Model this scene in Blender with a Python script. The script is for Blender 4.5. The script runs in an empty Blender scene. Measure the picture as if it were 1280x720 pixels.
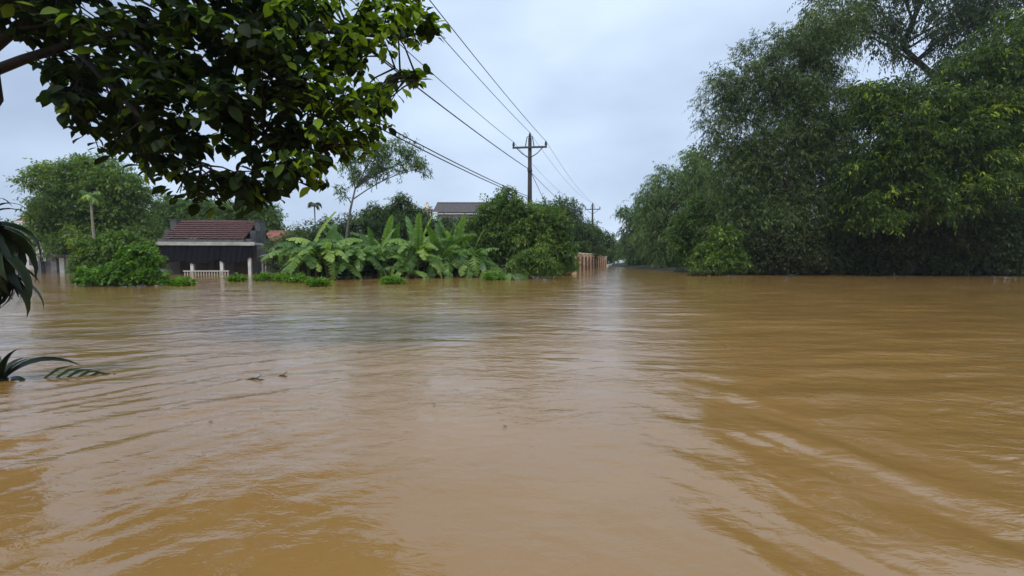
import bpy, math, random
import numpy as np

random.seed(11)
rng = np.random.default_rng(11)
S = bpy.context.scene
COL = S.collection

# ------------------------------------------------------------------ camera
CAM_H = 1.25                                   # camera height above the flood water
F = 560.0                                      # focal length in pixels of the 1280 px wide photo
TILT = math.atan(37.0 / F)                     # looking slightly down
cd = bpy.data.cameras.new('camera')
cd.sensor_width = 36.0
cd.lens = F / 1280.0 * 36.0
cd.clip_start = 0.05
cd.clip_end = 20000.0
cam = bpy.data.objects.new('camera', cd)
COL.objects.link(cam)
cam.location = (0, 0, CAM_H)
cam.rotation_euler = (math.pi / 2 - TILT, 0, 0)
S.camera = cam

# ------------------------------------------------------------------ sky, sun, exposure
SUN_EL, SUN_ROT = math.radians(60), math.radians(205)
w = bpy.data.worlds.new('World')
S.world = w
w.use_nodes = True
nt = w.node_tree
nt.nodes.clear()
N = nt.nodes.new
out = N('ShaderNodeOutputWorld')
bg = N('ShaderNodeBackground')
bg.inputs['Strength'].default_value = 0.1
sky = N('ShaderNodeTexSky')
sky.sky_type = 'NISHITA'
sky.sun_disc = False
sky.sun_elevation = SUN_EL
sky.sun_rotation = SUN_ROT
sky.air_density = 1.0
sky.dust_density = 2.0
# an overcast: a closed layer of pale blue-grey cloud with soft brighter and duller banks over the clear sky
tc = N('ShaderNodeTexCoord')
mp = N('ShaderNodeMapping')
mp.inputs['Scale'].default_value = (1.0, 1.0, 2.2)
mp.inputs['Location'].default_value = (0.35, 0.1, 0.2)
n1 = N('ShaderNodeTexNoise')
n1.inputs['Scale'].default_value = 2.1
n1.inputs['Detail'].default_value = 5
n1.inputs['Roughness'].default_value = 0.45
cr = N('ShaderNodeValToRGB')
cr.color_ramp.elements[0].position = 0.22
cr.color_ramp.elements[0].color = (3.5, 4.45, 6.2, 1)
cr.color_ramp.elements[1].position = 0.74
cr.color_ramp.elements[1].color = (7.4, 8.9, 10.9, 1)
mx = N('ShaderNodeMix')
mx.data_type = 'RGBA'
mx.inputs['Factor'].default_value = 0.90
nt.links.new(tc.outputs['Generated'], mp.inputs['Vector'])
nt.links.new(mp.outputs['Vector'], n1.inputs['Vector'])
sx = N('ShaderNodeSeparateXYZ')                      # the cloud is thicker towards the left of the view, thinner to the right
nt.links.new(tc.outputs['Generated'], sx.inputs['Vector'])
ma = N('ShaderNodeMath'); ma.operation = 'MULTIPLY_ADD'; ma.inputs[1].default_value = 0.22
nt.links.new(sx.outputs['X'], ma.inputs[0])
nt.links.new(n1.outputs['Fac'], ma.inputs[2])
nt.links.new(ma.outputs['Value'], cr.inputs['Fac'])
nt.links.new(sky.outputs['Color'], mx.inputs['A'])
nt.links.new(cr.outputs['Color'], mx.inputs['B'])
nt.links.new(mx.outputs['Result'], bg.inputs['Color'])
nt.links.new(bg.outputs['Background'], out.inputs['Surface'])

sd = bpy.data.lights.new('sun', 'SUN')
sd.energy = 1.4
sd.angle = math.radians(14)
sd.color = (1.0, 0.97, 0.92)
sun = bpy.data.objects.new('sun', sd)
COL.objects.link(sun)
sun.location = (0, 0, 60)
sun.rotation_euler = (math.pi / 2 - SUN_EL, 0, math.pi - SUN_ROT)

S.view_settings.view_transform = 'Standard'
S.view_settings.look = 'None'
S.view_settings.gamma = 1.0
S.view_settings.use_curve_mapping = False
S.view_settings.exposure = 0.27
S.render.engine = 'CYCLES'
S.cycles.use_denoising = True
S.cycles.max_bounces = 6
S.cycles.diffuse_bounces = 3
S.cycles.glossy_bounces = 3
S.cycles.transmission_bounces = 3
S.cycles.volume_bounces = 0
S.cycles.caustics_reflective = False
S.cycles.caustics_refractive = False

# ------------------------------------------------------------------ helpers
TT = math.tan(TILT)

def slope(py):
    a = (360 - py) / F
    return (a - TT) / (1 + a * TT)

def zof(py, Y):
    return CAM_H + slope(py) * Y

def xof(px, Y, py=323):
    return (px - 640) / F * Y * (math.cos(TILT) - slope(py) * math.sin(TILT))

def at(px, py, Y):
    """the place at distance Y that the photo shows at this pixel"""
    return np.array([xof(px, Y, py), Y, zof(py, Y)])

def link_mesh(name, verts, faces, mat, parent=None, smooth=False, tint=None):
    me = bpy.data.meshes.new(name)
    me.from_pydata([tuple(v) for v in verts], [], [tuple(f) for f in faces])
    if smooth:
        me.polygons.foreach_set('use_smooth', [True] * len(me.polygons))
    if mat:
        me.materials.append(mat)
    o = bpy.data.objects.new(name, me)
    COL.objects.link(o)
    if parent:
        o.parent = parent
    return o

def fast_mesh(name, V, Fc, mat, tint=None, smooth=False):
    """numpy verts (n,3) and quads (m,4)"""
    me = bpy.data.meshes.new(name)
    n, k = Fc.shape
    me.vertices.add(len(V))
    me.vertices.foreach_set('co', np.ascontiguousarray(V, dtype=np.float32).ravel())
    me.loops.add(n * k)
    me.loops.foreach_set('vertex_index', np.ascontiguousarray(Fc, dtype=np.int32).ravel())
    me.polygons.add(n)
    me.polygons.foreach_set('loop_start', np.arange(0, n * k, k, dtype=np.int32))
    me.polygons.foreach_set('loop_total', np.full(n, k, dtype=np.int32))
    if smooth:
        me.polygons.foreach_set('use_smooth', np.ones(n, dtype=bool))
    if tint is not None:
        at_ = me.attributes.new('tint', 'FLOAT', 'POINT')
        at_.data.foreach_set('value', np.ascontiguousarray(tint, dtype=np.float32))
    me.update(calc_edges=True)
    if mat:
        me.materials.append(mat)
    return me

def link(name, me, parent=None, loc=None):
    o = bpy.data.objects.new(name, me)
    COL.objects.link(o)
    if parent:
        o.parent = parent
    if loc is not None:
        o.location = loc
    return o

def empty(name, loc, label, cat, group=None, rz=0.0):
    o = bpy.data.objects.new(name, None)
    o.empty_display_size = 0.2
    COL.objects.link(o)
    o.location = tuple(float(v) for v in loc)
    o.rotation_euler = (0, 0, rz)
    tag(o, label, cat, group)
    return o

def tag(o, label=None, cat=None, group=None, kind=None):
    if label: o['label'] = label
    if cat: o['category'] = cat
    if group: o['group'] = group
    if kind: o['kind'] = kind
    return o

class MB:
    def __init__(self):
        self.v, self.f = [], []
    def add(self, vs, fs):
        b = len(self.v)
        self.v += [tuple(map(float, v)) for v in vs]
        self.f += [tuple(i + b for i in f) for f in fs]
        return self
    def box(self, c, s, rz=0.0, taper=1.0, bevel=0.0):
        cx, cy, cz = c
        hx, hy, hz = s[0] / 2, s[1] / 2, s[2] / 2
        co, si = math.cos(rz), math.sin(rz)
        if bevel > 0:
            b = min(bevel, hx * .9, hy * .9, hz * .9)
            rings = [(-hz, hx - b, hy - b), (-hz + b, hx, hy), (hz - b, hx, hy), (hz, hx - b, hy - b)]
            vs = []
            for z, a, d in rings:
                for x, y in ((-a, -d + b), (-a + b, -d), (a - b, -d), (a, -d + b), (a, d - b), (a - b, d), (-a + b, d), (-a, d - b)):
                    vs.append((cx + x * co - y * si, cy + x * si + y * co, cz + z))
            fs = [tuple(range(7, -1, -1)), tuple(range(24, 32))]
            for r in range(3):
                for k in range(8):
                    k2 = (k + 1) % 8
                    fs.append((r * 8 + k, r * 8 + k2, r * 8 + 8 + k2, r * 8 + 8 + k))
            return self.add(vs, fs)
        vs = []
        for z, t in ((-hz, 1.0), (hz, taper)):
            for x, y in ((-hx, -hy), (hx, -hy), (hx, hy), (-hx, hy)):
                x, y = x * t, y * t
                vs.append((cx + x * co - y * si, cy + x * si + y * co, cz + z))
        return self.add(vs, [(3, 2, 1, 0), (4, 5, 6, 7), (0, 1, 5, 4), (1, 2, 6, 5), (2, 3, 7, 6), (3, 0, 4, 7)])
    def tube(self, pts, radii, n=8, cap=True):
        pts = [np.array(p, float) for p in pts]
        if not hasattr(radii, '__len__'): radii = [radii] * len(pts)
        vs, fs = [], []
        ref = None
        for i, p in enumerate(pts):
            a = pts[max(i - 1, 0)]; b = pts[min(i + 1, len(pts) - 1)]
            t = b - a; t = t / (np.linalg.norm(t) + 1e-9)
            if ref is None:
                ref = np.array([1., 0, 0]) if abs(t[0]) < .8 else np.array([0, 1., 0])
            u = ref - t * ref.dot(t); u /= np.linalg.norm(u) + 1e-9
            v = np.cross(t, u); ref = u
            for k in range(n):
                a_ = 2 * math.pi * k / n
                vs.append(p + radii[i] * (math.cos(a_) * u + math.sin(a_) * v))
        for i in range(len(pts) - 1):
            for k in range(n):
                k2 = (k + 1) % n
                fs.append((i * n + k, i * n + k2, (i + 1) * n + k2, (i + 1) * n + k))
        if cap:
            fs.append(tuple(range(n - 1, -1, -1)))
            m = (len(pts) - 1) * n
            fs.append(tuple(range(m, m + n)))
        return self.add(vs, fs)
    def build(self, name, mat, parent=None, smooth=False):
        return link_mesh(name, self.v, self.f, mat, parent, smooth)

# ------------------------------------------------------------------ materials
def mat_new(name):
    m = bpy.data.materials.new(name)
    m.use_nodes = True
    t = m.node_tree
    t.nodes.clear()
    o = t.nodes.new('ShaderNodeOutputMaterial')
    return m, t, o

def surf_mat(name, c1, c2, scale=8.0, rough=0.75, bump=0.15, detail=6, stretch=(1, 1, 1), spec=0.4, stain=None, coords='Object'):
    """two-tone weathered surface, optional third colour in blotches"""
    m, t, o = mat_new(name)
    b = t.nodes.new('ShaderNodeBsdfPrincipled')
    tc = t.nodes.new('ShaderNodeTexCoord')
    mp = t.nodes.new('ShaderNodeMapping')
    mp.inputs['Scale'].default_value = stretch
    n = t.nodes.new('ShaderNodeTexNoise')
    n.inputs['Scale'].default_value = scale
    n.inputs['Detail'].default_value = detail
    n.inputs['Roughness'].default_value = 0.65
    r = t.nodes.new('ShaderNodeValToRGB')
    r.color_ramp.elements[0].position = 0.32
    r.color_ramp.elements[1].position = 0.68
    r.color_ramp.elements[0].color = (*c1, 1)
    r.color_ramp.elements[1].color = (*c2, 1)
    t.links.new(tc.outputs[coords], mp.inputs['Vector'])
    t.links.new(mp.outputs['Vector'], n.inputs['Vector'])
    t.links.new(n.outputs['Fac'], r.inputs['Fac'])
    col = r.outputs['Color']
    if stain:
        n2 = t.nodes.new('ShaderNodeTexNoise')
        n2.inputs['Scale'].default_value = scale * 0.23
        n2.inputs['Detail'].default_value = 8
        r2 = t.nodes.new('ShaderNodeValToRGB')
        r2.color_ramp.elements[0].position = 0.5
        r2.color_ramp.elements[1].position = 0.7
        mx = t.nodes.new('ShaderNodeMix'); mx.data_type = 'RGBA'
        t.links.new(mp.outputs['Vector'], n2.inputs['Vector'])
        t.links.new(n2.outputs['Fac'], r2.inputs['Fac'])
        t.links.new(r2.outputs['Color'], mx.inputs['Factor'])
        t.links.new(col, mx.inputs['A'])
        mx.inputs['B'].default_value = (*stain, 1)
        col = mx.outputs['Result']
    t.links.new(col, b.inputs['Base Color'])
    b.inputs['Roughness'].default_value = rough
    b.inputs['Specular IOR Level'].default_value = spec
    if bump:
        bp = t.nodes.new('ShaderNodeBump')
        bp.inputs['Strength'].default_value = bump
        bp.inputs['Distance'].default_value = 0.02
        t.links.new(n.outputs['Fac'], bp.inputs['Height'])
        t.links.new(bp.outputs['Normal'], b.inputs['Normal'])
    t.links.new(b.outputs['BSDF'], o.inputs['Surface'])
    return m

def leaf_mat(name, dark, mid, young, trans=0.3, rough=0.42, use_object=False, spec=0.5):
    """wet leaf: colour varies leaf by leaf (attribute tint or object random), part of the light goes through"""
    m, t, o = mat_new(name)
    b = t.nodes.new('ShaderNodeBsdfPrincipled')
    if use_object:
        a = t.nodes.new('ShaderNodeObjectInfo'); fac = a.outputs['Random']
    else:
        a = t.nodes.new('ShaderNodeAttribute'); a.attribute_name = 'tint'; fac = a.outputs['Fac']
    r = t.nodes.new('ShaderNodeValToRGB')
    e = r.color_ramp.elements
    e[0].position = 0.0; e[0].color = (*dark, 1)
    e[1].position = 1.0; e[1].color = (*young, 1)
    x = e.new(0.62); x.color = (*mid, 1)
    t.links.new(fac, r.inputs['Fac'])
    tr = t.nodes.new('ShaderNodeBsdfTranslucent')
    mul = t.nodes.new('ShaderNodeMix'); mul.data_type = 'RGBA'; mul.blend_type = 'MULTIPLY'
    mul.inputs['Factor'].default_value = 1.0
    mul.inputs['B'].default_value = (1.5, 1.6, 0.5, 1)
    t.links.new(r.outputs['Color'], mul.inputs['A'])
    t.links.new(mul.outputs['Result'], tr.inputs['Color'])
    t.links.new(r.outputs['Color'], b.inputs['Base Color'])
    b.inputs['Roughness'].default_value = rough
    b.inputs['Specular IOR Level'].default_value = spec
    ms = t.nodes.new('ShaderNodeMixShader')
    ms.inputs['Fac'].default_value = trans
    t.links.new(b.outputs['BSDF'], ms.inputs[1])
    t.links.new(tr.outputs['BSDF'], ms.inputs[2])
    t.links.new(ms.outputs['Shader'], o.inputs['Surface'])
    return m

M = {}
M['bark_dark'] = surf_mat('bark_dark', (.035, .028, .022), (.085, .07, .055), 14, .85, .6, stretch=(1, 1, .25))
M['bark_wet'] = surf_mat('wet_black_bark', (.012, .010, .009), (.03, .025, .02), 14, .8, .6, stretch=(1, 1, .25), spec=.2)
M['bark_grey'] = surf_mat('bark_grey', (.09, .085, .075), (.19, .175, .15), 10, .85, .5, stretch=(1, 1, .3))
M['bark_pale'] = surf_mat('bark_pale', (.2, .17, .13), (.34, .3, .24), 9, .8, .4, stretch=(1, 1, .5))
M['bamboo'] = surf_mat('bamboo_culm', (.08, .1, .03), (.18, .17, .07), 6, .5, .1)
M['stem_green'] = surf_mat('banana_stem', (.10, .14, .04), (.2, .2, .08), 5, .5, .2, stretch=(1, 1, .2), stain=(.09, .06, .035))
M['concrete'] = surf_mat('weathered_concrete', (.16, .16, .16), (.28, .28, .28), 5, .85, .3, stain=(.09, .095, .09))
M['concrete_pale'] = surf_mat('pale_concrete', (.42, .40, .35), (.6, .57, .5), 3, .8, .2, stain=(.3, .29, .25))
M['pole_concrete'] = surf_mat('pole_concrete', (.035, .033, .034), (.065, .06, .06), 4, .8, .2, stretch=(1, 1, .3))
M['steel_dark'] = surf_mat('dark_steel', (.05, .05, .055), (.09, .085, .085), 12, .55, .05)
M['porcelain'] = surf_mat('brown_porcelain', (.05, .03, .025), (.07, .045, .035), 6, .25, 0)
M['cable'] = surf_mat('black_cable', (.02, .02, .022), (.035, .035, .04), 6, .6, 0)
M['wire'] = surf_mat('aluminium_wire', (.12, .12, .13), (.18, .18, .19), 6, .5, 0)
M['tile_red'] = surf_mat('clay_tile', (.095, .036, .036), (.175, .068, .064), 7, .75, .2, stain=(.06, .042, .045))
M['tile_orange'] = surf_mat('faded_red_roof', (.32, .12, .09), (.42, .18, .13), 4, .75, .1, stain=(.25, .11, .08))
M['tile_brown'] = surf_mat('grey_brown_tile', (.10, .09, .088), (.19, .165, .16), 5, .8, .1, stain=(.13, .13, .14))
M['lime_wash'] = surf_mat('dirty_lime_wash', (.5, .49, .46), (.68, .67, .63), 3, .85, .1, stain=(.36, .35, .31))
M['cream'] = surf_mat('cream_paint', (.66, .58, .43), (.76, .7, .56), 3, .7, .1, stain=(.5, .43, .33))
M['peach'] = surf_mat('peach_paint', (.66, .42, .27), (.78, .56, .37), 4, .75, .1, stain=(.5, .33, .25))
M['red_brown'] = surf_mat('red_brown_panel', (.15, .06, .045), (.23, .1, .075), 4, .75, .1, stain=(.11, .05, .04))
M['white_paint'] = surf_mat('white_paint', (.68, .66, .62), (.8, .79, .76), 4, .6, .05, stain=(.55, .52, .46))
M['cream_rail'] = surf_mat('dirty_cream_paint', (.55, .5, .4), (.68, .63, .52), 4, .7, .05, stain=(.4, .35, .27))
M['parapet'] = surf_mat('mossy_parapet', (.075, .078, .078), (.14, .14, .138), 5, .85, .3, stain=(.05, .055, .045))
M['tile_edge'] = surf_mat('lit_tile_edge', (.22, .12, .115), (.34, .22, .20), 9, .8, .1)  # paler tile colour paints the light caught along each course edge
M['net'] = surf_mat('dark_shade_net', (.010, .010, .013), (.02, .019, .024), 20, .95, .3, spec=.1)
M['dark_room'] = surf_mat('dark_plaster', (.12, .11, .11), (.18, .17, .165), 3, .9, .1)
M['door_wood'] = surf_mat('brown_door', (.06, .035, .025), (.1, .06, .04), 6, .6, .1, stretch=(4, 1, .5))
M['tin'] = surf_mat('grey_tin', (.28, .3, .33), (.42, .44, .47), 4, .5, .1, stain=(.22, .2, .19))
M['mud'] = surf_mat('mud', (.12, .075, .04), (.2, .13, .07), 1.5, .9, .4)
M['driftwood'] = surf_mat('wet_driftwood', (.03, .022, .015), (.07, .05, .035), 20, .6, .3)

L_FRONT = leaf_mat('canopy_leaf', (.009, .017, .005), (.022, .042, .010), (.24, .36, .03), .42, .62, spec=.15)
L_FRONT_O = leaf_mat('canopy_leaf_single', (.009, .017, .005), (.02, .038, .009), (.12, .19, .025), .3, .6, True, spec=.15)
L_FEATHER = leaf_mat('feathery_leaf', (.054, .09, .03), (.112, .165, .054), (.185, .23, .078), .3, .5, spec=.3)
L_DARK = leaf_mat('dark_leaf', (.036, .06, .021), (.072, .11, .037), (.13, .17, .055), .25, .5, spec=.3)
L_BRIGHT = leaf_mat('fresh_leaf', (.04, .074, .015), (.09, .152, .027), (.34, .44, .04), .35, .5, spec=.3)
L_SHADE = leaf_mat('undergrowth_leaf', (.030, .044, .016), (.065, .085, .028), (.14, .14, .05), .25, .55, spec=.3)
L_BAMBOO = leaf_mat('bamboo_leaf', (.075, .13, .044), (.155, .235, .08), (.26, .33, .12), .35, .5, spec=.3)
L_GARDEN = leaf_mat('garden_leaf', (.06, .112, .025), (.13, .215, .045), (.27, .36, .08), .35, .5, spec=.3)
L_FAR = leaf_mat('far_leaf', (.055, .098, .034), (.11, .165, .055), (.18, .24, .08), .3, .5, spec=.3)
L_VINE = leaf_mat('vine_leaf', (.055, .13, .014), (.12, .25, .024), (.24, .40, .04), .35, .5, spec=.3)
L_BANANA = leaf_mat('banana_leaf', (.075, .15, .035), (.16, .28, .062), (.34, .46, .10), .4, .42, True, spec=.4)
L_DRAC = leaf_mat('strap_leaf', (.012, .02, .010), (.022, .036, .014), (.05, .07, .02), .12, .45, True, spec=.3)
L_PALM = leaf_mat('palm_leaflet', (.02, .038, .014), (.035, .06, .02), (.07, .10, .03), .2, .4, True, spec=.3)

# ------------------------------------------------------------------ the ground and the flood water
def disc_sheet(rings, angs, hfun):
    R, A = np.meshgrid(rings, angs, indexing='ij')
    X = R * np.sin(A); Y = R * np.cos(A)
    Z = hfun(X, Y, R)
    nr, na = R.shape
    V = np.stack([X, Y, Z], -1).reshape(-1, 3)
    V = np.vstack([V, [[0, 0, float(Z[0].mean())]]])
    i = np.arange(nr - 1)[:, None]; j = np.arange(na)[None, :]
    j2 = (j + 1) % na
    Q = np.stack([i * na + j + 0 * i, (i + 1) * na + j, (i + 1) * na + j2, i * na + j2 + 0 * i], -1).reshape(-1, 4)
    c = nr * na
    jj = np.arange(na)
    cap = np.stack([np.full(na, c), jj, (jj + 1) % na, (jj + 1) % na], -1)
    return V, Q, cap

_perm = rng.random((64, 64))
def vnoise(x, y):
    xi = np.floor(x).astype(int); yi = np.floor(y).astype(int)
    fx = x - xi; fy = y - yi
    fx = fx * fx * (3 - 2 * fx); fy = fy * fy * (3 - 2 * fy)
    g = lambda a, b: _perm[a % 64, b % 64]
    return (g(xi, yi) * (1 - fx) + g(xi + 1, yi) * fx) * (1 - fy) + (g(xi, yi + 1) * (1 - fx) + g(xi + 1, yi + 1) * fx) * fy

def sm(x, a, b):
    t = np.clip((x - a) / (b - a), 0, 1)
    return t * t * (3 - 2 * t)

def water_height(X, Y, R):
    """ripples of a slow flood current: long low swells, arcs that bend round towards the viewer, fine riffles in patches"""
    cell = np.where(R > 44.5, R * .12, np.maximum(R * 0.008, 0.006))
    H = np.zeros_like(X)
    wx = X + .5 * vnoise(X * .45 + 3, Y * .45) + .12 * vnoise(X * 1.9, Y * 1.9 + 9)
    wy = Y + .55 * vnoise(X * .4 + 17, Y * .5 + 5) + .14 * vnoise(X * 1.7 + 31, Y * 1.7)
    def train(theta, lam, amp, mask, ph=0.0, sharp=.35):
        nonlocal H
        k = 2 * math.pi / lam
        p = k * (wx * math.sin(theta) + wy * math.cos(theta)) + ph
        s = np.sin(p)
        s = (1 - sharp) * s + sharp * (1 - 2 * np.abs(np.sin(p / 2 + .7)))
        fade = np.clip(lam / (cell * 3.2) - .4, 0, 1)
        patch = .35 + .9 * vnoise(X / (lam * 2.6) + theta * 7, Y / (lam * 3.4) + ph) ** 1.5 * 1.4
        H = H + amp * s * mask * fade * patch
    right = sm(X - .22 * Y, -.9, 1.3)
    left = 1 - sm(X + .12 * Y, -1.6, .4)
    mid = 1 - np.abs(2 * sm(X, -2.2, 2.6) - 1)
    near = 1 - sm(R, 3.2, 8.0)
    far = sm(R, 2.8, 6.5)
    one = np.ones_like(X)
    for th, lam, a in ((.06, 1.05, .016), (-.12, .74, .0115), (.2, .57, .008), (-.28, 1.5, .013), (.02, .41, .0058), (.38, 2.3, .011)):
        train(th, lam, a, (.35 + .65 * far) * (.55 + .45 * right), lam * 5)
    # arcs bending to the viewer at the right
    rc = np.hypot(wx - 3.6, wy - 3.4)
    for lam, a in ((.62, .0085), (.37, .0042), (.23, .0022)):
        p = 2 * math.pi * rc / lam
        pat = vnoise(X * 1.1 + 8, Y * 1.3 + 2) ** 1.4 * 1.6
        H = H + .45 * a * np.sin(p + 5 * vnoise(X * .8, Y * .8 + 40)) * right * near * pat * np.clip(lam / (cell * 3.2) - .4, 0, 1)
    for th, lam, a in ((1.15, .33, .0055), (1.35, .21, .0022), (.95, .52, .013), (1.25, .085, .0006), (.7, .8, .016), (1.05, .13, .0009)):
        train(th, lam, a, right * (1 - sm(R, 2.5, 6)), lam * 9)
    # streaks slanting away on the left
    for th, lam, a in ((-.75, .34, .0062), (-.95, .22, .0020), (-.6, .55, .0085), (-1.15, .15, .0012), (-.45, .8, .010), (-.85, .09, .0005)):
        train(th, lam, a, left * (1 - .5 * sm(R, 6, 20)), lam * 13)
    # fine riffle up the middle
    for th, lam, a in ((.5, .17, .0012), (-.4, .14, .0010), (.0, .2, .0014), (1.2, .16, .0008), (-.9, .11, .0007)):
        train(th, lam, a, .25 + .9 * mid * sm(R, 2.2, 3.6) * vnoise(X * .9 + 4, Y * .5 + 11), lam * 21)
    # small crisp ripples everywhere near the viewer, stronger in some patches than in others
    nearby = 1 - sm(R, 5.0, 11.0)
    busy = .25 + 1.3 * vnoise(X * .7 + 21, Y * .55 + 13) ** 1.3
    for th, lam, a in ((.15, .31, .0030), (-.35, .24, .0022), (.5, .27, .0022), (-.7, .19, .0015), (.75, .16, .0012), (-.15, .135, .0010), (.35, .105, .0007), (-.55, .085, .00055), (1.0, .095, .0006), (-1.1, .11, .0006)):
        train(th, lam, a * .42, nearby * busy, lam * 31, .5)
    # eddy rings
    for ex, ey, er in ((-.75, 3.15, .55), (-.1, 3.9, .4), (-2.9, 4.3, .7), (1.2, 3.3, .45), (-1.9, 2.5, .5)):
        d = np.hypot((wx - ex) * .75, wy - ey)
        H = H + .0012 * np.sin(2 * math.pi * d / .16 + 6 * vnoise(X * 2, Y * 2)) * np.exp(-(d / er) ** 2) * np.clip(.16 / (cell * 3.2) - .4, 0, 1)
    return H

water_mat, t, o = mat_new('muddy_flood_water')
b = t.nodes.new('ShaderNodeBsdfPrincipled')
b.inputs['Roughness'].default_value = 0.04
b.inputs['IOR'].default_value = 1.7
tc = t.nodes.new('ShaderNodeTexCoord')
na = t.nodes.new('ShaderNodeTexNoise'); na.inputs['Scale'].default_value = .35; na.inputs['Detail'].default_value = 6; na.inputs['Distortion'].default_value = 1.2
ra = t.nodes.new('ShaderNodeValToRGB')
ra.color_ramp.elements[0].position = .3; ra.color_ramp.elements[0].color = (.272, .148, .042, 1)
ra.color_ramp.elements[1].position = .7; ra.color_ramp.elements[1].color = (.322, .177, .056, 1)
t.links.new(tc.outputs['Object'], na.inputs['Vector'])
t.links.new(na.outputs['Fac'], ra.inputs['Fac'])
t.links.new(ra.outputs['Color'], b.inputs['Base Color'])
mp = t.nodes.new('ShaderNodeMapping'); mp.inputs['Scale'].default_value = (.75, 1.5, 1); mp.inputs['Rotation'].default_value = (0, 0, .12)
nb = t.nodes.new('ShaderNodeTexNoise'); nb.inputs['Scale'].default_value = 7.0; nb.inputs['Detail'].default_value = 4; nb.inputs['Roughness'].default_value = .62; nb.inputs['Distortion'].default_value = .5
bp = t.nodes.new('ShaderNodeBump'); bp.inputs['Strength'].default_value = 1.0; bp.inputs['Distance'].default_value = .015
nc = t.nodes.new('ShaderNodeTexNoise'); nc.inputs['Scale'].default_value = .7; nc.inputs['Detail'].default_value = 3
rc_ = t.nodes.new('ShaderNodeMapRange'); rc_.inputs['From Min'].default_value = .35; rc_.inputs['From Max'].default_value = .65; rc_.inputs['To Min'].default_value = .25; rc_.inputs['To Max'].default_value = 1.3
t.links.new(tc.outputs['Object'], mp.inputs['Vector'])
t.links.new(mp.outputs['Vector'], nb.inputs['Vector'])
t.links.new(mp.outputs['Vector'], nc.inputs['Vector'])
t.links.new(nc.outputs['Fac'], rc_.inputs['Value'])
mu = t.nodes.new('ShaderNodeMath'); mu.operation = 'MULTIPLY'
t.links.new(nb.outputs['Fac'], mu.inputs[0]); t.links.new(rc_.outputs['Result'], mu.inputs[1])
nd = t.nodes.new('ShaderNodeTexNoise'); nd.inputs['Scale'].default_value = 2.3; nd.inputs['Detail'].default_value = 2; nd.inputs['Distortion'].default_value = .6
t.links.new(mp.outputs['Vector'], nd.inputs['Vector'])
ad = t.nodes.new('ShaderNodeMath'); ad.operation = 'MULTIPLY_ADD'; ad.inputs[1].default_value = 1.3
t.links.new(nd.outputs['Fac'], ad.inputs[0]); t.links.new(mu.outputs['Value'], ad.inputs[2])
# the current is choppier out in the open than in the slack water near the near bank
sy = t.nodes.new('ShaderNodeSeparateXYZ'); t.links.new(tc.outputs['Object'], sy.inputs['Vector'])
ry = t.nodes.new('ShaderNodeMapRange'); ry.inputs['From Min'].default_value = 2.2; ry.inputs['From Max'].default_value = 6.5; ry.inputs['To Min'].default_value = .5; ry.inputs['To Max'].default_value = 1.0
t.links.new(sy.outputs['Y'], ry.inputs['Value'])
mh = t.nodes.new('ShaderNodeMath'); mh.operation = 'MULTIPLY'
t.links.new(ad.outputs['Value'], mh.inputs[0]); t.links.new(ry.outputs['Result'], mh.inputs[1])
t.links.new(mh.outputs['Value'], bp.inputs['Height'])
t.links.new(bp.outputs['Normal'], b.inputs['Normal'])
t.links.new(b.outputs['BSDF'], o.inputs['Surface'])

rings = [.5]
while rings[-1] < 45: rings.append(rings[-1] * 1.0085)
while rings[-1] < 9000: rings.append(rings[-1] * 1.12)
angs = np.concatenate([np.arange(-1.12, 1.12, .0058), np.linspace(1.12, 2 * math.pi - 1.12, 90)[:-1]])
V, Q, cap = disc_sheet(np.array(rings), angs, water_height)
me = fast_mesh('water', V, np.vstack([Q, cap[:, [0, 1, 2, 3]]])[:len(Q)], water_mat, smooth=True)
water = tag(link('water', me), kind='structure')
link_mesh('water_middle', V, [tuple(r[:3]) for r in cap], water_mat, None, True)
wm = bpy.data.objects['water_middle']; wm.name = 'water_underfoot'; wm['kind'] = 'structure'

def bed(X, Y, R):
    return -1.0 + 0 * X
V, Q, cap = disc_sheet(np.array([2, 20, 80, 300, 1500, 9500.]), np.linspace(0, 2 * math.pi, 65)[:-1], bed)
g = link_mesh('ground', V, [tuple(q) for q in Q] + [tuple(r[:3]) for r in cap], M['mud'])
tag(g, kind='structure')

def bank(name, line, width, top):
    # strip of wet earth along a shore line, rising away from the water
    pts = []
    for (ax, ay), (bx, by) in zip(line[:-1], line[1:]):
        k = max(2, int(math.hypot(bx - ax, by - ay) / .8))
        pts += [(ax + (bx - ax) * i / k, ay + (by - ay) * i / k) for i in range(k)]
    pts.append(line[-1]); pts = np.array(pts)
    tg = np.gradient(pts, axis=0); tg /= np.linalg.norm(tg, axis=1, keepdims=True)
    nm = np.stack([-tg[:, 1], tg[:, 0]], 1)
    prof = [(-.6, -.9), (-.05, -.15), (.25, .05), (.9, .12), (1.8, .2), (3.5, .32), (width, top)]
    vs, fs = [], []
    for i, p in enumerate(pts):
        for d, z in prof:
            q = p + nm[i] * (d + .5 * float(vnoise(np.array(p[0] * .5), np.array(p[1] * .5 + 7))))
            vs.append((q[0], q[1], z + (.22 * (float(vnoise(np.array(q[0] * 1.3), np.array(q[1] * 1.3))) - .5) if z > 0 else 0)))
    m = len(prof)
    for i in range(len(pts) - 1):
        for j in range(m - 1):
            a = i * m + j
            fs.append((a, a + 1, a + m + 1, a + m))
    o = link_mesh(name, vs, fs, M['bank_soil'], None, True)
    tag(o, kind='structure')
    return o
M['bank_soil'] = surf_mat('bank_soil', (.018, .016, .010), (.035, .034, .016), 3, .9, .5, stain=(.03, .04, .014))
bank('right_bank', [(22, 100), (15.6, 72), (14.9, 56), (15.2, 44), (16.5, 36.4), (24, 34.6), (30, 33.2), (37, 32.3), (45, 31.6), (70, 30.5)], 18, .7)
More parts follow.
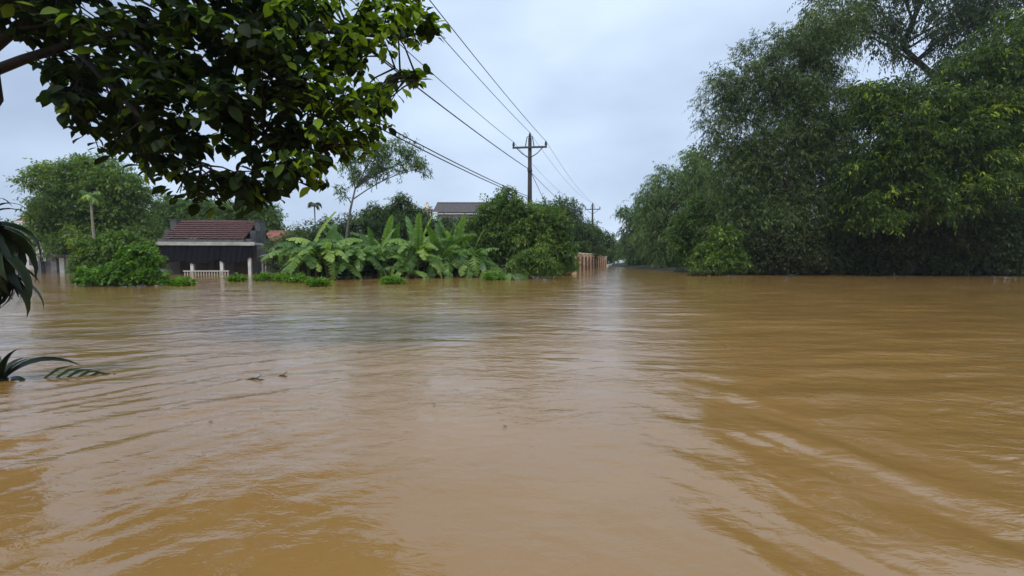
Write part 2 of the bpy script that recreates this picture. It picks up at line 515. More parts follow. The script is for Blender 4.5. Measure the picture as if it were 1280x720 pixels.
bank('left_bank', [(-17, 34), (-14, 32.0), (-1, 33.6), (2.4, 38), (4.6, 46), (14.4, 79), (26, 115)], 5, .45)

# ------------------------------------------------------------------ foliage generators
def unit(a):
    return a / (np.linalg.norm(a, axis=-1, keepdims=True) + 1e-9)

def leaves_on_twigs(P, D, L, n, droop, lw, ll, leafdroop=.35, spread=.9, tint0=.35, tintvar=.3, tiptint=.25, twtint=None):
    """n leaves along every twig (P origin, D direction, L length): quads folded a little along the midrib"""
    T = len(P)
    tt = np.linspace(.12, 1.0, n)[None, :, None] + rng.uniform(-.05, .05, (T, n, 1))
    Ln = L[:, None, None]
    dn = np.array([0, 0, -1.0])
    pos = P[:, None] + D[:, None] * Ln * tt + dn * Ln * droop * tt ** 2
    tan = unit(D[:, None] + dn * 2 * droop * tt)
    rv = unit(rng.normal(size=(T, n, 3)))
    side = np.cross(tan, rv)
    side = unit(side)
    ld = unit(tan * (.55 + .5 * (tt > .9)) + side * spread + dn * leafdroop + rng.normal(size=(T, n, 3)) * .18)
    up = np.array([0, 0, 1.0]) + rng.normal(size=(T, n, 3)) * .45
    wd = unit(np.cross(up, ld))
    nr = unit(np.cross(ld, wd))
    sc = rng.uniform(.65, 1.25, (T, n, 1)) * (1 - .25 * np.abs(tt - .55))
    l = ll * sc; w_ = lw * sc
    a = pos
    c = pos + ld * l + dn * l * .12
    bb = pos + ld * l * .45 + wd * w_ * .5 + nr * w_ * .12
    d = pos + ld * l * .45 - wd * w_ * .5 + nr * w_ * .12
    V = np.stack([a, d, c, bb], 2).reshape(-1, 3)
    m = T * n
    Fq = np.arange(m * 4).reshape(m, 4)
    tn = tint0 + rng.normal(size=(T, n, 1)) * tintvar * .5 + tiptint * (tt - .5)
    if twtint is not None:
        tn = tn + twtint[:, None, None]
    tn = np.clip(np.repeat(tn[:, :, 0, None], 4, 2), 0, 1).reshape(-1)
    return V, Fq, tn

def boughs_in(lobes, nb, shell=.55, low_cut=None):
    """bough centres spread through a set of ellipsoids (cx,cy,cz,rx,ry,rz), mostly towards their outside"""
    vol = np.array([max((l[3] * l[4] * l[5]), .001) ** .75 for l in lobes]); vol /= vol.sum()
    out = []
    for l, k in zip(lobes, np.maximum(1, (vol * nb)).astype(int)):
        d = unit(rng.normal(size=(k, 3)))
        r = (shell + (1 - shell) * rng.random((k, 1))) * np.where(rng.random((k, 1)) < .25, rng.random((k, 1)), 1)
        p = d * r * np.array(l[3:6]) + np.array(l[0:3])
        out.append(np.hstack([p, d * r]))
    out = np.vstack(out)
    if low_cut is not None:
        out = out[out[:, 2] > low_cut]
    return out

def crown_mesh(name, B, mat, br=.9, twigs=12, n=7, ll=.25, lw=.08, droop=.2, leafdroop=.35, upbias=.25, spread=.9, tint0=.35,
               tintvar=.3, tiptint=.25, young=0.0, out_bias=.7, floor=0.02, boughvar=.14, ybough=0.0, flat=1.0):
    C, O = B[:, :3], B[:, 3:]
    nb = len(C)
    d = unit(rng.normal(size=(nb, twigs, 3)) + O[:, None] * out_bias + np.array([0, 0, upbias]))
    d = unit(d * np.array([1, 1, flat]))
    P = C[:, None] + rng.normal(size=(nb, twigs, 3)) * br * np.array([.3, .3, .3 * flat])
    L = br * rng.uniform(.55, 1.2, (nb, twigs))
    bt = rng.normal(size=(nb, 1)) * boughvar + (rng.random((nb, 1)) < ybough) * .4
    tw = np.repeat(bt, twigs, 1) + (rng.random((nb, twigs)) < young) * .55 * (d[..., 2] > -.1)
    V, Fq, tn = leaves_on_twigs(P.reshape(-1, 3), d.reshape(-1, 3), L.reshape(-1), n, droop, lw, ll, leafdroop, spread, tint0, tintvar, tiptint, tw.reshape(-1))
    keep = V.reshape(-1, 4, 3)[:, :, 2].min(1) > floor
    V = V.reshape(-1, 4, 3)[keep].reshape(-1, 3)
    return fast_mesh(name, V, np.arange(len(V)).reshape(-1, 4), mat, tn.reshape(-1, 4)[keep].reshape(-1))

def limbs(mb, top, targets, r0, jitter=.25, n=5, zmin=None):
    for p in targets:
        p = np.array(p[:3], float)
        s = np.array(top, float)
        mid = (s + p) / 2 + rng.normal(size=3) * jitter * np.linalg.norm(p - s) * .25 + np.array([0, 0, .12]) * np.linalg.norm(p - s)
        pts = [s, s * .6 + mid * .4 + rng.normal(size=3) * .05, mid, mid * .45 + p * .55, p]
        mb.tube(pts, [r0, r0 * .8, r0 * .6, r0 * .4, r0 * .15], n)

def tree(name, label, cat, base, lobes, mat, bark, nb, trunk_top=None, tr=.2, limb_r=.09, nlimb=None, group=None, trunk_pts=None, cut=.15, **kw):
    """a thing: trunk with limbs, and a crown of leaves on twigs. base is world; lobes are world ellipsoids"""
    base = np.array([base[0], base[1], -1.0])
    root = empty(name, base, label, cat, group)
    B = boughs_in(lobes, nb, low_cut=cut)
    if trunk_top is None:
        zc = np.mean([l[2] for l in lobes])
        trunk_top = (np.mean([l[0] for l in lobes]) * .5 + base[0] * .5, base[1], max(.6, zc * .8))
    tt_ = np.array(trunk_top, float)
    mb = MB()
    if trunk_pts is None:
        k = 6
        pts = [base + (tt_ - base) * i / k + (rng.normal(size=3) * np.array([1, 1, 0]) * .04 * np.linalg.norm(tt_ - base) * (0 < i < k)) for i in range(k + 1)]
    else:
        pts = [np.array(p, float) for p in trunk_pts]
    rad = np.linspace(tr, tr * .5, len(pts)); rad[0] *= 1.3
    mb.tube(pts, list(rad), 9)
    ends = []
    for l in lobes:
        c = np.array(l[:3]); c[2] = max(c[2] - .2 * l[5], .3)
        hz_ = np.array([p[2] for p in pts])
        want = min(max(c[2] - .45 * np.hypot(c[0] - tt_[0], c[1] - tt_[1]) - .3, hz_[0] + .45 * (hz_[-1] - hz_[0])), hz_[-1])
        f = np.interp(want, hz_, np.arange(len(pts)))
        i0 = min(int(f), len(pts) - 2)
        s_ = pts[i0] * (1 - f + i0) + pts[i0 + 1] * (f - i0)
        mid = s_ * .5 + c * .5 + np.array([0, 0, .10 * np.linalg.norm(c - s_)]) + rng.normal(size=3) * .05 * np.linalg.norm(c - s_)
        P_ = [(1 - q) ** 2 * s_ + 2 * q * (1 - q) * mid + q * q * c for q in np.linspace(0, 1, 6)]
        mb.tube(P_, list(np.linspace(limb_r, limb_r * .4, 6)), 6)
        ends.append((np.array(l[:3]), P_))
    for b_ in B[rng.choice(len(B), min(len(B), nlimb * 3 if nlimb else 90), replace=False)]:
        k_ = int(np.argmin([np.linalg.norm(e[0] - b_[:3]) for e in ends]))
        o_ = ends[k_][1][int(rng.integers(2, 6))]
        limbs(mb, o_, [b_], limb_r * .35, n=4)
    mb.v = [tuple(np.array(v) - base) for v in mb.v]
    mb.build('trunk', bark, root, True)
    me = crown_mesh('crown', B, mat, **kw)
    me.transform(__import__('mathutils').Matrix.Translation(tuple(-base)))
    link('crown', me, root)
    return root

def PL(Y, spec, depth=.8, dy=0.0):
    """ellipsoids measured in the photo at distance Y -> metres: (px, py, rx, ry)"""
    r = []
    for s in spec:
        Yi = Y + (s[4] if len(s) > 4 else dy)
        c = at(s[0], s[1], Yi)
        rx, rz = s[2] / F * Yi, s[3] / F * Yi
        r.append((c[0], c[1], c[2], rx, max(rx * depth, .3), rz))
    return r

# ------------------------------------------------------------------ right bank: tall trees
Y = 36.0
tree('feathery_tree', 'tall drooping feathery grey-green tree, leftmost of the big trees on the right bank', 'tree', (xof(985, Y), Y), 
     PL(Y, [(908, 128, 30, 42), (950, 100, 46, 48), (1005, 75, 50, 52), (925, 195, 45, 48), (985, 170, 62, 62), (945, 262, 62, 46), (1030, 245, 62, 62), (1045, 150, 45, 60), (1000, 300, 60, 34), (1035, 45, 40, 45)], .7),
     L_FEATHER, M['bark_dark'], 760, trunk_top=at(1005, 130, Y), tr=.3, limb_r=.10, nlimb=46,
     br=1.15, twigs=20, n=13, ll=.27, lw=.062, droop=.3, leafdroop=.5, upbias=.2, spread=.6, tint0=.42, out_bias=.5, boughvar=.2)
Y = 43.0
tree('dark_tall_tree', 'tallest dark tree behind the feathery one, sky showing between its upper boughs', 'tree', (xof(1165, Y), Y),
     PL(Y, [(1045, 10, 45, 40), (1090, 40, 45, 30), (1130, -10, 60, 40), (1200, 10, 60, 45), (1110, 20, 60, 42), (1175, 45, 55, 50), (1235, 15, 60, 55), (1090, -60, 90, 45), (1210, -80, 110, 50), (1290, -30, 70, 70), (1140, 130, 80, 60), (1260, 120, 60, 70), (1180, 200, 110, 60), (1110, 250, 80, 50), (1250, 260, 80, 50)], .7),
     L_DARK, M['bark_dark'], 640, trunk_top=at(1160, -20, Y), tr=.42, limb_r=.13, nlimb=46,
     br=1.3, twigs=17, n=9, ll=.32, lw=.11, droop=.5, leafdroop=.7, upbias=.05, spread=.6)
Y = 31.0
tree('broadleaf_tree', 'leafy tree with yellow-green new shoots in front of the dark trees on the right bank', 'tree', (xof(1190, Y) + 3.2, Y + 4.2),
     PL(Y, [(1098, 125, 34, 32), (1140, 155, 62, 56), (1205, 170, 62, 60), (1258, 75, 40, 45), (1262, 130, 40, 60), (1110, 215, 52, 46), (1185, 225, 78, 34), (1270, 205, 50, 44), (1095, 262, 40, 24), (1190, 258, 50, 16), (1300, 60, 50, 70), (1330, 150, 70, 90), (1215, 100, 42, 38)], .65),
     L_BRIGHT, M['bark_dark'], 640, trunk_top=at(1190, 170, Y + 2.0), tr=.2, limb_r=.08, nlimb=46,
     br=1.05, twigs=20, n=9, ll=.32, lw=.10, droop=.35, leafdroop=.45, upbias=.25, spread=.85, flat=.5, boughvar=.2, tint0=.26, young=.10, tiptint=.35, ybough=.07)
Y = 37.0
tree('dark_edge_tree', 'dark dense tree filling the right edge of the picture behind the leafy tree', 'tree', (xof(1330, Y), Y),
     PL(Y, [(1290, 280, 60, 40), (1350, 100, 80, 110), (1345, 240, 80, 70), (1240, 295, 50, 32), (1420, 200, 90, 120), (1380, 0, 90, 90)], .7),
     L_DARK, M['bark_dark'], 520, tr=.35, limb_r=.1,
     br=1.1, twigs=11, n=8, ll=.32, lw=.11, droop=.35, leafdroop=.5)
# undergrowth along the bank
ug = [(1055, 322, 55, 20, 34.5, 'broad dark brownish thicket at the waterline under the feathery tree', L_SHADE),
      (985, 318, 45, 24, 34.0, 'dark green thicket at the waterline right of the bright bank shrub', L_SHADE),
      (1135, 308, 58, 32, 33.6, 'low dark thicket under the leafy tree with the yellow-green shoots', L_SHADE),
      (1215, 307, 60, 34, 32.8, 'dark thicket at the waterline below the right edge trees', L_SHADE),
      (1295, 303, 62, 40, 32.0, 'black-green thicket cut by the right edge of the picture', L_DARK)]
for px, py, rx, ry, Y, lab, m_ in ug:
    tree('bank_thicket', lab, 'thicket', (xof(px, Y), Y), PL(Y, [(px - rx * .5, py, rx * .6, ry), (px + rx * .4, py + 3, rx * .65, ry * .9), (px, py - ry * .4, rx * .5, ry * .7)], .6),
         m_, M['bark_dark'], 330, tr=.06, limb_r=.03, nlimb=14, group='thickets along the right bank', br=.6, twigs=11, n=8, ll=.26, lw=.10, droop=.3, leafdroop=.4, tint0=.35)
Y = 34.0
tree('bank_shrub', 'upright green shrub with pale young leaves standing at the waterline below the bamboo', 'shrub', (xof(896, Y), Y),
     PL(Y, [(893, 325, 26, 20), (905, 302, 20, 22), (878, 332, 18, 11), (915, 328, 18, 14)], .8), L_GARDEN, M['bark_dark'], 130, tr=.05, limb_r=.025, nlimb=14,
     br=.5, twigs=12, n=8, ll=.24, lw=.11, droop=.15, leafdroop=.3, upbias=.5, tint0=.4, young=.15)
Y = 40.0
tree('round_shrub', 'rounded leafy shrub between the bamboo and the feathery tree', 'shrub', (xof(905, Y), Y),
     PL(Y, [(880, 275, 40, 32), (915, 268, 38, 34), (870, 305, 34, 24), (925, 300, 40, 28)], .7), L_GARDEN, M['bark_dark'], 380, tr=.1, limb_r=.04, nlimb=18,
     br=.7, twigs=11, n=9, ll=.30, lw=.10, droop=.35, leafdroop=.45, tint0=.28)
def bamboo(name, label, base_px, Y, lobes, nb, nculm, hang=None, **kw):
    base = np.array([xof(base_px, Y), Y, -1.0])
    root = empty(name, base, label, 'bamboo', 'bamboo clumps on the right bank')
    lb = PL(Y, lobes, .8)
    B = boughs_in(lb, nb, low_cut=.2)
    for k in range(nculm):
        s = base + np.array([rng.normal() * .8, rng.normal() * .6, 0])
        l = lb[k % len(lb)]
        e = np.array([l[0] + rng.normal() * l[3] * .5, l[1] + rng.normal() * l[4] * .5, l[2] + l[5] * rng.uniform(.3, .9)])
        mid = s * .45 + e * .55; mid[2] = e[2] * .75; mid[:2] = s[:2] * .7 + e[:2] * .3
        pts = [(1 - q) ** 2 * s + 2 * q * (1 - q) * mid + q * q * e for q in np.linspace(0, 1, 9)]
        m_ = MB().tube([p - base for p in pts], list(np.linspace(.06, .015, 9)), 6)
        m_.build('culm', M['bamboo'], root, True)
    me = crown_mesh('foliage', B, L_BAMBOO, **kw)
    me.transform(__import__('mathutils').Matrix.Translation(tuple(-base)))
    link('foliage', me, root)
bamboo('bamboo_clump', 'tall pale green bamboo arching over the channel, nearest clump left of the feathery tree', 868, 52.0,
       [(866, 218, 30, 28), (838, 235, 30, 30), (885, 240, 34, 46), (812, 248, 20, 18), (850, 275, 40, 36), (825, 285, 34, 30), (880, 300, 44, 28), (840, 312, 32, 16), (870, 318, 40, 14)], 560, 14,
       br=1.15, twigs=17, n=9, ll=.34, lw=.075, droop=.7, leafdroop=.7, upbias=.35, spread=.5, tint0=.5, boughvar=.2)
bamboo('bamboo_clump', 'lower darker bamboo with a hanging tip at the left end of the right bank', 805, 66.0,
       [(800, 285, 22, 22), (815, 268, 24, 20), (792, 305, 18, 16), (783, 262, 9, 7), (815, 305, 24, 20), (776, 270, 5, 5), (800, 316, 26, 12), (825, 318, 20, 12)], 480, 9,
       br=.95, twigs=10, n=8, ll=.40, lw=.10, droop=.7, leafdroop=.7, upbias=.15, spread=.5, tint0=.25)

Y = 56.0
wl = []
for px in range(900, 1700, 42):
    for py in (315, 285, 245, 200):
        wl.append((px + rng.uniform(-15, 15), py, 34, 26, rng.uniform(-3, 5)))
Bw = boughs_in(PL(Y, wl, .8), 900, low_cut=.3)
wm_ = crown_mesh('woods', Bw, L_DARK, br=1.5, twigs=12, n=8, ll=.6, lw=.24, droop=.35, leafdroop=.5)
wo = tag(link('woods', wm_), 'dark woods filling in behind the trees of the right bank', 'woods', kind='stuff')

# ------------------------------------------------------------------ left of the channel: trees along the road
Y = 62.0
tree('conical_tree', 'dark conical tree just right of the near power pole', 'tree', (xof(705, Y), Y),
     PL(Y, [(706, 262, 20, 15), (700, 285, 32, 22), (725, 295, 25, 22), (683, 275, 18, 18), (712, 312, 40, 16)], .8), L_FAR, M['bark_dark'], 520, tr=.2, limb_r=.07, nlimb=20,
     br=.95, twigs=10, n=8, ll=.38, lw=.14, droop=.25, tint0=.32)
Y = 84.0
tree('road_tree', 'dark rounded tree above the far end of the peach fence', 'tree', (xof(748, Y), Y),
     PL(Y, [(742, 292, 18, 12), (750, 303, 18, 14), (732, 305, 20, 14), (760, 308, 8, 8), (745, 320, 26, 8), (715, 318, 20, 10)], .8), L_FAR, M['bark_dark'], 330, tr=.2, limb_r=.07, nlimb=16,
     br=1.1, twigs=10, n=7, ll=.5, lw=.2, droop=.25, tint0=.25)
Y = 120.0
tree('distant_tree', 'small hazy tree at the far left side of the flooded channel', 'tree', (xof(768, Y), Y),
     PL(Y, [(765, 316, 10, 8), (776, 318, 9, 6)], .8), L_GARDEN, M['bark_dark'], 70, tr=.2, limb_r=.07, nlimb=10, br=1.2, twigs=9, n=6, ll=.6, lw=.3, tint0=.4)
Y = 185.0
tree('distant_tree', 'palest hazy trees closing the far end of the flooded channel', 'tree', (xof(783, Y), Y),
     PL(Y, [(778, 308, 9, 9), (793, 312, 12, 10), (772, 313, 9, 8), (803, 308, 9, 10)], .8), L_FAR, M['bark_dark'], 90, tr=.3, limb_r=.1, nlimb=10, br=1.8, twigs=9, n=6, ll=.9, lw=.45, tint0=.4)
Y = 33.0
tree('mango_tree', 'broad mango bush with mixed pale new leaves in front of the near power pole', 'tree', (xof(655, Y), Y),
     PL(Y, [(640, 268, 26, 22), (668, 278, 34, 24), (615, 285, 26, 26), (650, 302, 50, 26), (690, 290, 22, 24), (698, 318, 22, 18), (610, 312, 22, 20), (630, 248, 8, 10), (612, 262, 12, 8)], .7),
     L_GARDEN, M['bark_dark'], 560, tr=.14, limb_r=.045, nlimb=30, boughvar=.2, br=.6, twigs=17, n=8, ll=.26, lw=.085, droop=.25, leafdroop=.5, upbias=.3, tint0=.30, young=.10)
Y = 33.6
tree('thin_sapling', 'sparse thin sapling sticking up above the mango bush left of the pole', 'sapling', (xof(628, Y), Y),
     PL(Y, [(632, 236, 12, 7), (610, 252, 11, 6), (640, 246, 10, 6), (622, 258, 14, 8)], .8), L_GARDEN, M['bark_dark'], 26, tr=.04, limb_r=.018, nlimb=20, br=.38, twigs=7, n=6, ll=.24, lw=.085, droop=.2, leafdroop=.5, tint0=.3,
     trunk_top=at(626, 250, Y))
Y = 28.0
tree('water_shrub', 'low bright green shrub hanging into the water in front of the mango bush', 'shrub', (xof(655, Y), Y),
     PL(Y, [(660, 330, 30, 12), (680, 334, 22, 9), (645, 338, 18, 8), (668, 322, 20, 9)], .6), L_GARDEN, M['bark_dark'], 110, tr=.05, limb_r=.02, nlimb=14, br=.42, twigs=12, n=8, ll=.22, lw=.07, droop=.4, leafdroop=.5, tint0=.45, young=.08)
Y = 36.0
tree('fence_shrub', 'yellow-green shrub leaning over the near end of the peach fence', 'shrub', (xof(705, Y), Y),
     PL(Y, [(703, 318, 12, 14), (712, 330, 9, 8), (697, 332, 12, 8)], .8), L_VINE, M['bark_dark'], 60, tr=.05, limb_r=.02, nlimb=10, br=.42, twigs=10, n=7, ll=.22, lw=.08, tint0=.3)

# ------------------------------------------------------------------ left side trees
Y = 40.0
tree('spreading_tree', 'big rounded green tree left of the tiled house', 'tree', (xof(125, Y), Y),
     PL(Y, [(85, 225, 38, 22), (115, 208, 24, 14), (138, 232, 36, 28), (105, 255, 50, 30), (152, 265, 30, 32), (80, 275, 34, 24), (130, 295, 60, 24), (50, 222, 14, 10), (172, 245, 12, 10), (60, 295, 25, 16)], .8),
     L_GARDEN, M['bark_dark'], 620, tr=.3, limb_r=.08, nlimb=34, flat=.6, br=1.0, twigs=18, n=8, ll=.32, lw=.12, droop=.25, leafdroop=.35, tint0=.4, tintvar=.4, boughvar=.22)
Y = 58.0
for px, py, rx, ry, lab in ((215, 262, 24, 18, 'leafy tree behind the left gable of the tiled house'), (268, 264, 34, 14, 'bright-topped tree behind the middle of the tiled roof'), (326, 270, 22, 20, 'loose pale tree behind the right gable of the tiled house')):
    tree('garden_tree', lab, 'tree', (xof(px, Y), Y), PL(Y, [(px - rx * .4, py, rx * .6, ry), (px + rx * .45, py + 3, rx * .6, ry * .85), (px, py + ry * 1.1, rx, ry)], .8), L_GARDEN, M['bark_grey'], 260,
         group='trees behind the tiled house', tr=.18, limb_r=.06, nlimb=16, br=1.0, twigs=10, n=7, ll=.42, lw=.17, droop=.25, tint0=.35)
Y = 41.0
tp = [at(428, 350, Y) * [1, 1, 0] + [0, 0, -1], at(434, 290, Y), at(438, 262, Y), at(444, 236, Y)]
tree('slender_tree', 'slender open tree with bare forking trunk and flat airy crown above the banana plants', 'tree', (tp[0][0], Y),
     PL(Y, [(438, 195, 14, 14), (470, 190, 22, 10), (480, 208, 26, 10), (510, 198, 20, 9), (525, 210, 16, 6), (455, 220, 22, 8), (500, 182, 18, 8), (430, 240, 10, 6)], .9),
     L_GARDEN, M['bark_grey'], 150, trunk_pts=tp, tr=.15, limb_r=.06, nlimb=42, br=.6, twigs=8, n=7, ll=.28, lw=.10, droop=.2, leafdroop=.3, upbias=.2, tint0=.25)
Y = 47.0
tree('round_top_tree', 'small dark round-topped tree rising behind the middle of the banana plants', 'tree', (xof(503, Y), Y),
     PL(Y, [(503, 256, 12, 12), (485, 268, 20, 10), (465, 270, 16, 9), (520, 268, 14, 8), (495, 282, 40, 14)], .8), L_FAR, M['bark_dark'], 320, tr=.12, limb_r=.05, nlimb=16, br=.65, twigs=10, n=7, ll=.3, lw=.13, tint0=.25)
Y = 44.0
tree('garden_hedge', 'dense dark garden shrubs behind the banana plants', 'shrub', (xof(470, Y), Y),
     PL(Y, [(400, 295, 40, 16), (380, 312, 30, 22), (440, 285, 40, 14), (520, 290, 45, 16), (570, 288, 40, 14), (470, 315, 60, 22), (560, 315, 60, 22), (600, 300, 30, 26)], .4), L_FAR, M['bark_dark'], 800, tr=.1, limb_r=.04, nlimb=24, br=.7, twigs=10, n=7, ll=.3, lw=.13, tint0=.3)
Y = 36.0
tree('yard_shrub', 'dusty green shrub in front of the sheet wall right of the tiled house', 'shrub', (xof(348, Y), Y),
     PL(Y, [(343, 312, 14, 14), (365, 305, 16, 18), (355, 330, 22, 12)], .6), L_FAR, M['bark_dark'], 90, tr=.05, limb_r=.025, nlimb=12, br=.5, twigs=9, n=7, ll=.24, lw=.09, tint0=.4)
Y = 70.0
wl = []
for px in list(range(-220, 350, 40)):
    for py in (318, 300):
        wl.append((px + rng.uniform(-15, 15), py - 6 * (px < 200), 32, 14, rng.uniform(-3, 6)))
for px in range(350, 740, 36):
    wl.append((px, 312, 30, 14, rng.uniform(-3, 6)))
Bw = boughs_in(PL(Y, wl, .8), 560, low_cut=.3)
wm_ = crown_mesh('garden_woods', Bw, L_FAR, br=1.4, twigs=12, n=7, ll=.7, lw=.3, droop=.3, leafdroop=.4)
tag(link('garden_woods', wm_), 'mass of garden trees far behind the houses on the left', 'woods', kind='stuff')
# viny bushes at the front left
Y = 24.5
tree('dark_bush', 'darker rounded bush behind the bright creeper in front of the big left tree', 'bush', (xof(145, Y), Y),
     PL(Y, [(120, 315, 25, 18), (155, 312, 34, 18), (180, 325, 20, 18), (130, 335, 34, 16)], .6), L_GARDEN, M['bark_dark'], 320, tr=.06, limb_r=.025, nlimb=16, br=.42, twigs=12, n=8, ll=.2, lw=.10, droop=.3, leafdroop=.45, tint0=.38)
Y = 20.5
tree('creeper_bush', 'bright green creeper mound spilling into the water at the left', 'bush', (xof(155, Y), Y),
     PL(Y, [(130, 348, 28, 11), (165, 340, 28, 16), (185, 348, 24, 10), (150, 354, 45, 6), (172, 322, 18, 12)], .6), L_VINE, M['bark_dark'], 330, tr=.04, limb_r=.018, nlimb=16, br=.34, twigs=12, n=8, ll=.16, lw=.11, droop=.35, leafdroop=.5, tint0=.34, tintvar=.4)

# ------------------------------------------------------------------ floating weeds
weeds = [(226, 355, 22, 2.5, 'thin raft of creeper trailing right from the bright creeper mound'),
         (345, 346, 26, 6, 'widest bright weed raft in front of the sheet wall'),
         (368, 348, 16, 6, 'yellow-green weed clump at the foot of the leftmost banana plant'),
         (396, 354, 11, 4.5, 'small dark weed clump floating left of the banana plants'),
         (490, 351, 12, 5, 'lone bright weed clump floating in front of the middle banana plants'),
         (300, 350, 10, 1.8, 'flat little weed patch floating in front of the white balustrade'),
         (622, 345, 14, 6, 'grassy clump at the foot of the young palm'),
         (878, 342, 22, 3.5, 'yellowish weeds caught at the foot of the upright bank shrub'),
         (960, 340, 30, 3, 'drowned weeds along the waterline under the feathery tree'),
         (1065, 340, 36, 3.2, 'brownish weeds at the waterline left of the little stake'),
         (1180, 340, 40, 3.2, 'drowned weeds at the waterline right of the little stake')]
for px, py, rx, ry, lab in weeds:
    Y = min(CAM_H / max(-slope(py + ry * .8), .02), 34)
    c = at(px, py, Y)
    root = empty('weed_clump', (c[0], Y, 0), lab, 'water weed', 'weed clumps along the flooded banks')
    rw, rh = rx / F * Y, ry / F * Y
    B = boughs_in([(rng.uniform(-.75, .75) * rw, rng.uniform(-.4, .4) * rw, .02, rw * rng.uniform(.2, .5), rw * rng.uniform(.2, .4), rh * rng.uniform(.3, 1.0)) for _ in range(6)], int(20 + rx * 1.8), low_cut=0)
    me = crown_mesh('foliage', B, L_VINE if px < 700 else L_SHADE, br=.22, twigs=10, n=5, ll=.2, lw=.08, droop=.1, leafdroop=-.1, upbias=.7, tint0=.5, tintvar=.5, floor=-.02)
    link('foliage', me, root)

# ------------------------------------------------------------------ banana plants
def banana_leaf_mesh(kind, mat=None):
    mat = mat or L_BANANA
    r = np.random.default_rng(40 + kind)
    n = 15
    L, Wd = 1.0, .15 + .02 * (kind % 3)
    bend = (.75, 1.15, 1.5, .25, 1.3, .95)[kind]
    V, Fq = [], []
    ang = 0.0
    p = np.array([0.0, 0.0]); pts = []
    for i in range(n + 1):
        s = i / n
        ang = math.radians(78) - bend * s ** 1.2 * math.radians(110)
        pts.append(p.copy())
        p = p + np.array([math.cos(ang), math.sin(ang)]) / n
    mb = MB()
    # midrib
    mb.tube([(q[0], 0, q[1]) for q in pts], [.016 * (1 - .85 * i / n) + .002 for i in range(n + 1)], 5)
    for side in (-1, 1):
        for i in range(2, n):
            s = (i - 2) / (n - 2); s2 = (i - 1) / (n - 2)
            wf = lambda u: Wd * (max(0.0, math.sin(math.pi * min(1, .07 + u * .93) ** .8)) ** .55)
            a, b_ = np.array(pts[i]), np.array(pts[i + 1])
            fold = (.2 + .6 * r.random()) * (1 if kind != 3 else -.4)      # torn segments hang at their own angle
            tear = r.uniform(.008, .026) if r.random() < .7 else 0
            w1, w2 = wf(s) * r.uniform(.9, 1.05), wf(s2) * r.uniform(.9, 1.05)
            slant = .035
            va = (a[0], 0, a[1]); vb = (b_[0], 0, b_[1])
            vc = (b_[0] + slant - tear, side * w2, b_[1] - w2 * fold)
            vd = (a[0] + slant + tear, side * w1, a[1] - w1 * fold)
            f = [(0, 1, 2, 3)] if side > 0 else [(3, 2, 1, 0)]
            mb.add([va, vb, vc, vd], f)
    me = bpy.data.meshes.new('banana_leaf')
    me.from_pydata(mb.v, [], mb.f)
    me.materials.append(mat)
    return me
BL = [banana_leaf_mesh(k) for k in range(6)]
M['dead_leaf'] = surf_mat('dead_banana_leaf', (.12, .075, .035), (.24, .17, .09), 6, .8, .2)
DL = banana_leaf_mesh(2, M['dead_leaf'])
bananas = [
    (388, 352, 27.2, 262, 'leftmost banana plant, pale leaves drooping to the water'),
    (412, 350, 27.5, 275, 'second banana plant from the left, broad hanging leaves in front'),
    (440, 348, 28.3, 272, 'banana plant with one pale upturned leaf, third from the left'),
    (428, 345, 31.0, 280, 'banana plant half hidden behind the second and third from the left'),
    (466, 347, 30.0, 285, 'low banana plant left of the upright-leaved one'),
    (492, 346, 31.0, 278, 'banana plant behind the lone floating weed clump'),
    (520, 346, 29.5, 264, 'tallest banana plant, bright rolled leaf standing straight up'),
    (510, 346, 28.8, 300, 'short banana sucker with upright stems at the waterline'),
    (545, 345, 30.5, 275, 'banana plant with arching leaves right of the tallest one'),
    (566, 344, 31.5, 268, 'banana plant below the cream gable, leaves pointing up right'),
    (588, 344, 31.0, 282, 'rightmost banana plant beside the mango bush'),
    (480, 345, 33.0, 272, 'dim banana plant at the back of the clump behind the lone weed'),
]
for i, (px, py, Y, topy, lab) in enumerate(bananas):
    r = np.random.default_rng(100 + i)
    x = xof(px, Y); ztop = zof(topy, Y)
    base = (x, Y, -1.0)
    root = empty('banana_plant', base, lab, 'banana plant', 'banana plants on the left bank')
    hs = max(1.5, (ztop - .9) * .42 + .9)
    lean = r.normal(size=2) * .15
    MB().tube([(lean[0] * q, lean[1] * q, hs * q) for q in (0, .3, .6, 1)], [.13, .115, .10, .06], 9).build('pseudostem', M['stem_green'], root, True)
    for k in range(2):
        o = link('dead_leaf', DL, root, (lean[0], lean[1], hs - .35))
        o['label'] = 'dead brown leaf hanging against the stem'
        o.rotation_euler = (0, r.uniform(.9, 1.2), r.uniform(0, 6.28)); o.scale = (1.2, .7, 1.2)
    nl = 25 if i != 7 else 10
    for k in range(nl):
        kind = int(r.choice([0, 1, 1, 2, 4, 5])) if k > 2 else (3 if i in (6, 8, 9, 4, 10) or k == 0 else 0)
        az = 2 * math.pi * (k * .381 + r.random() * .12) + i
        ln = (ztop + 1.0 - hs) * (1.15 if kind in (0, 3) else 1.35) * r.uniform(.85, 1.1)
        ln = .88 * max(1.5, min(ln, 3.3)) if k > 2 else max(1.5, min(ln, 3.3))
        o = link('leaf', BL[kind], root, (lean[0], lean[1], hs - .1 * (k % 3)))
        o.rotation_euler = (r.normal() * .15, r.uniform(-.1, 1.05) if kind != 3 else r.normal() * .08, az)
        o.scale = (ln, ln * r.uniform(.6, .85), ln)

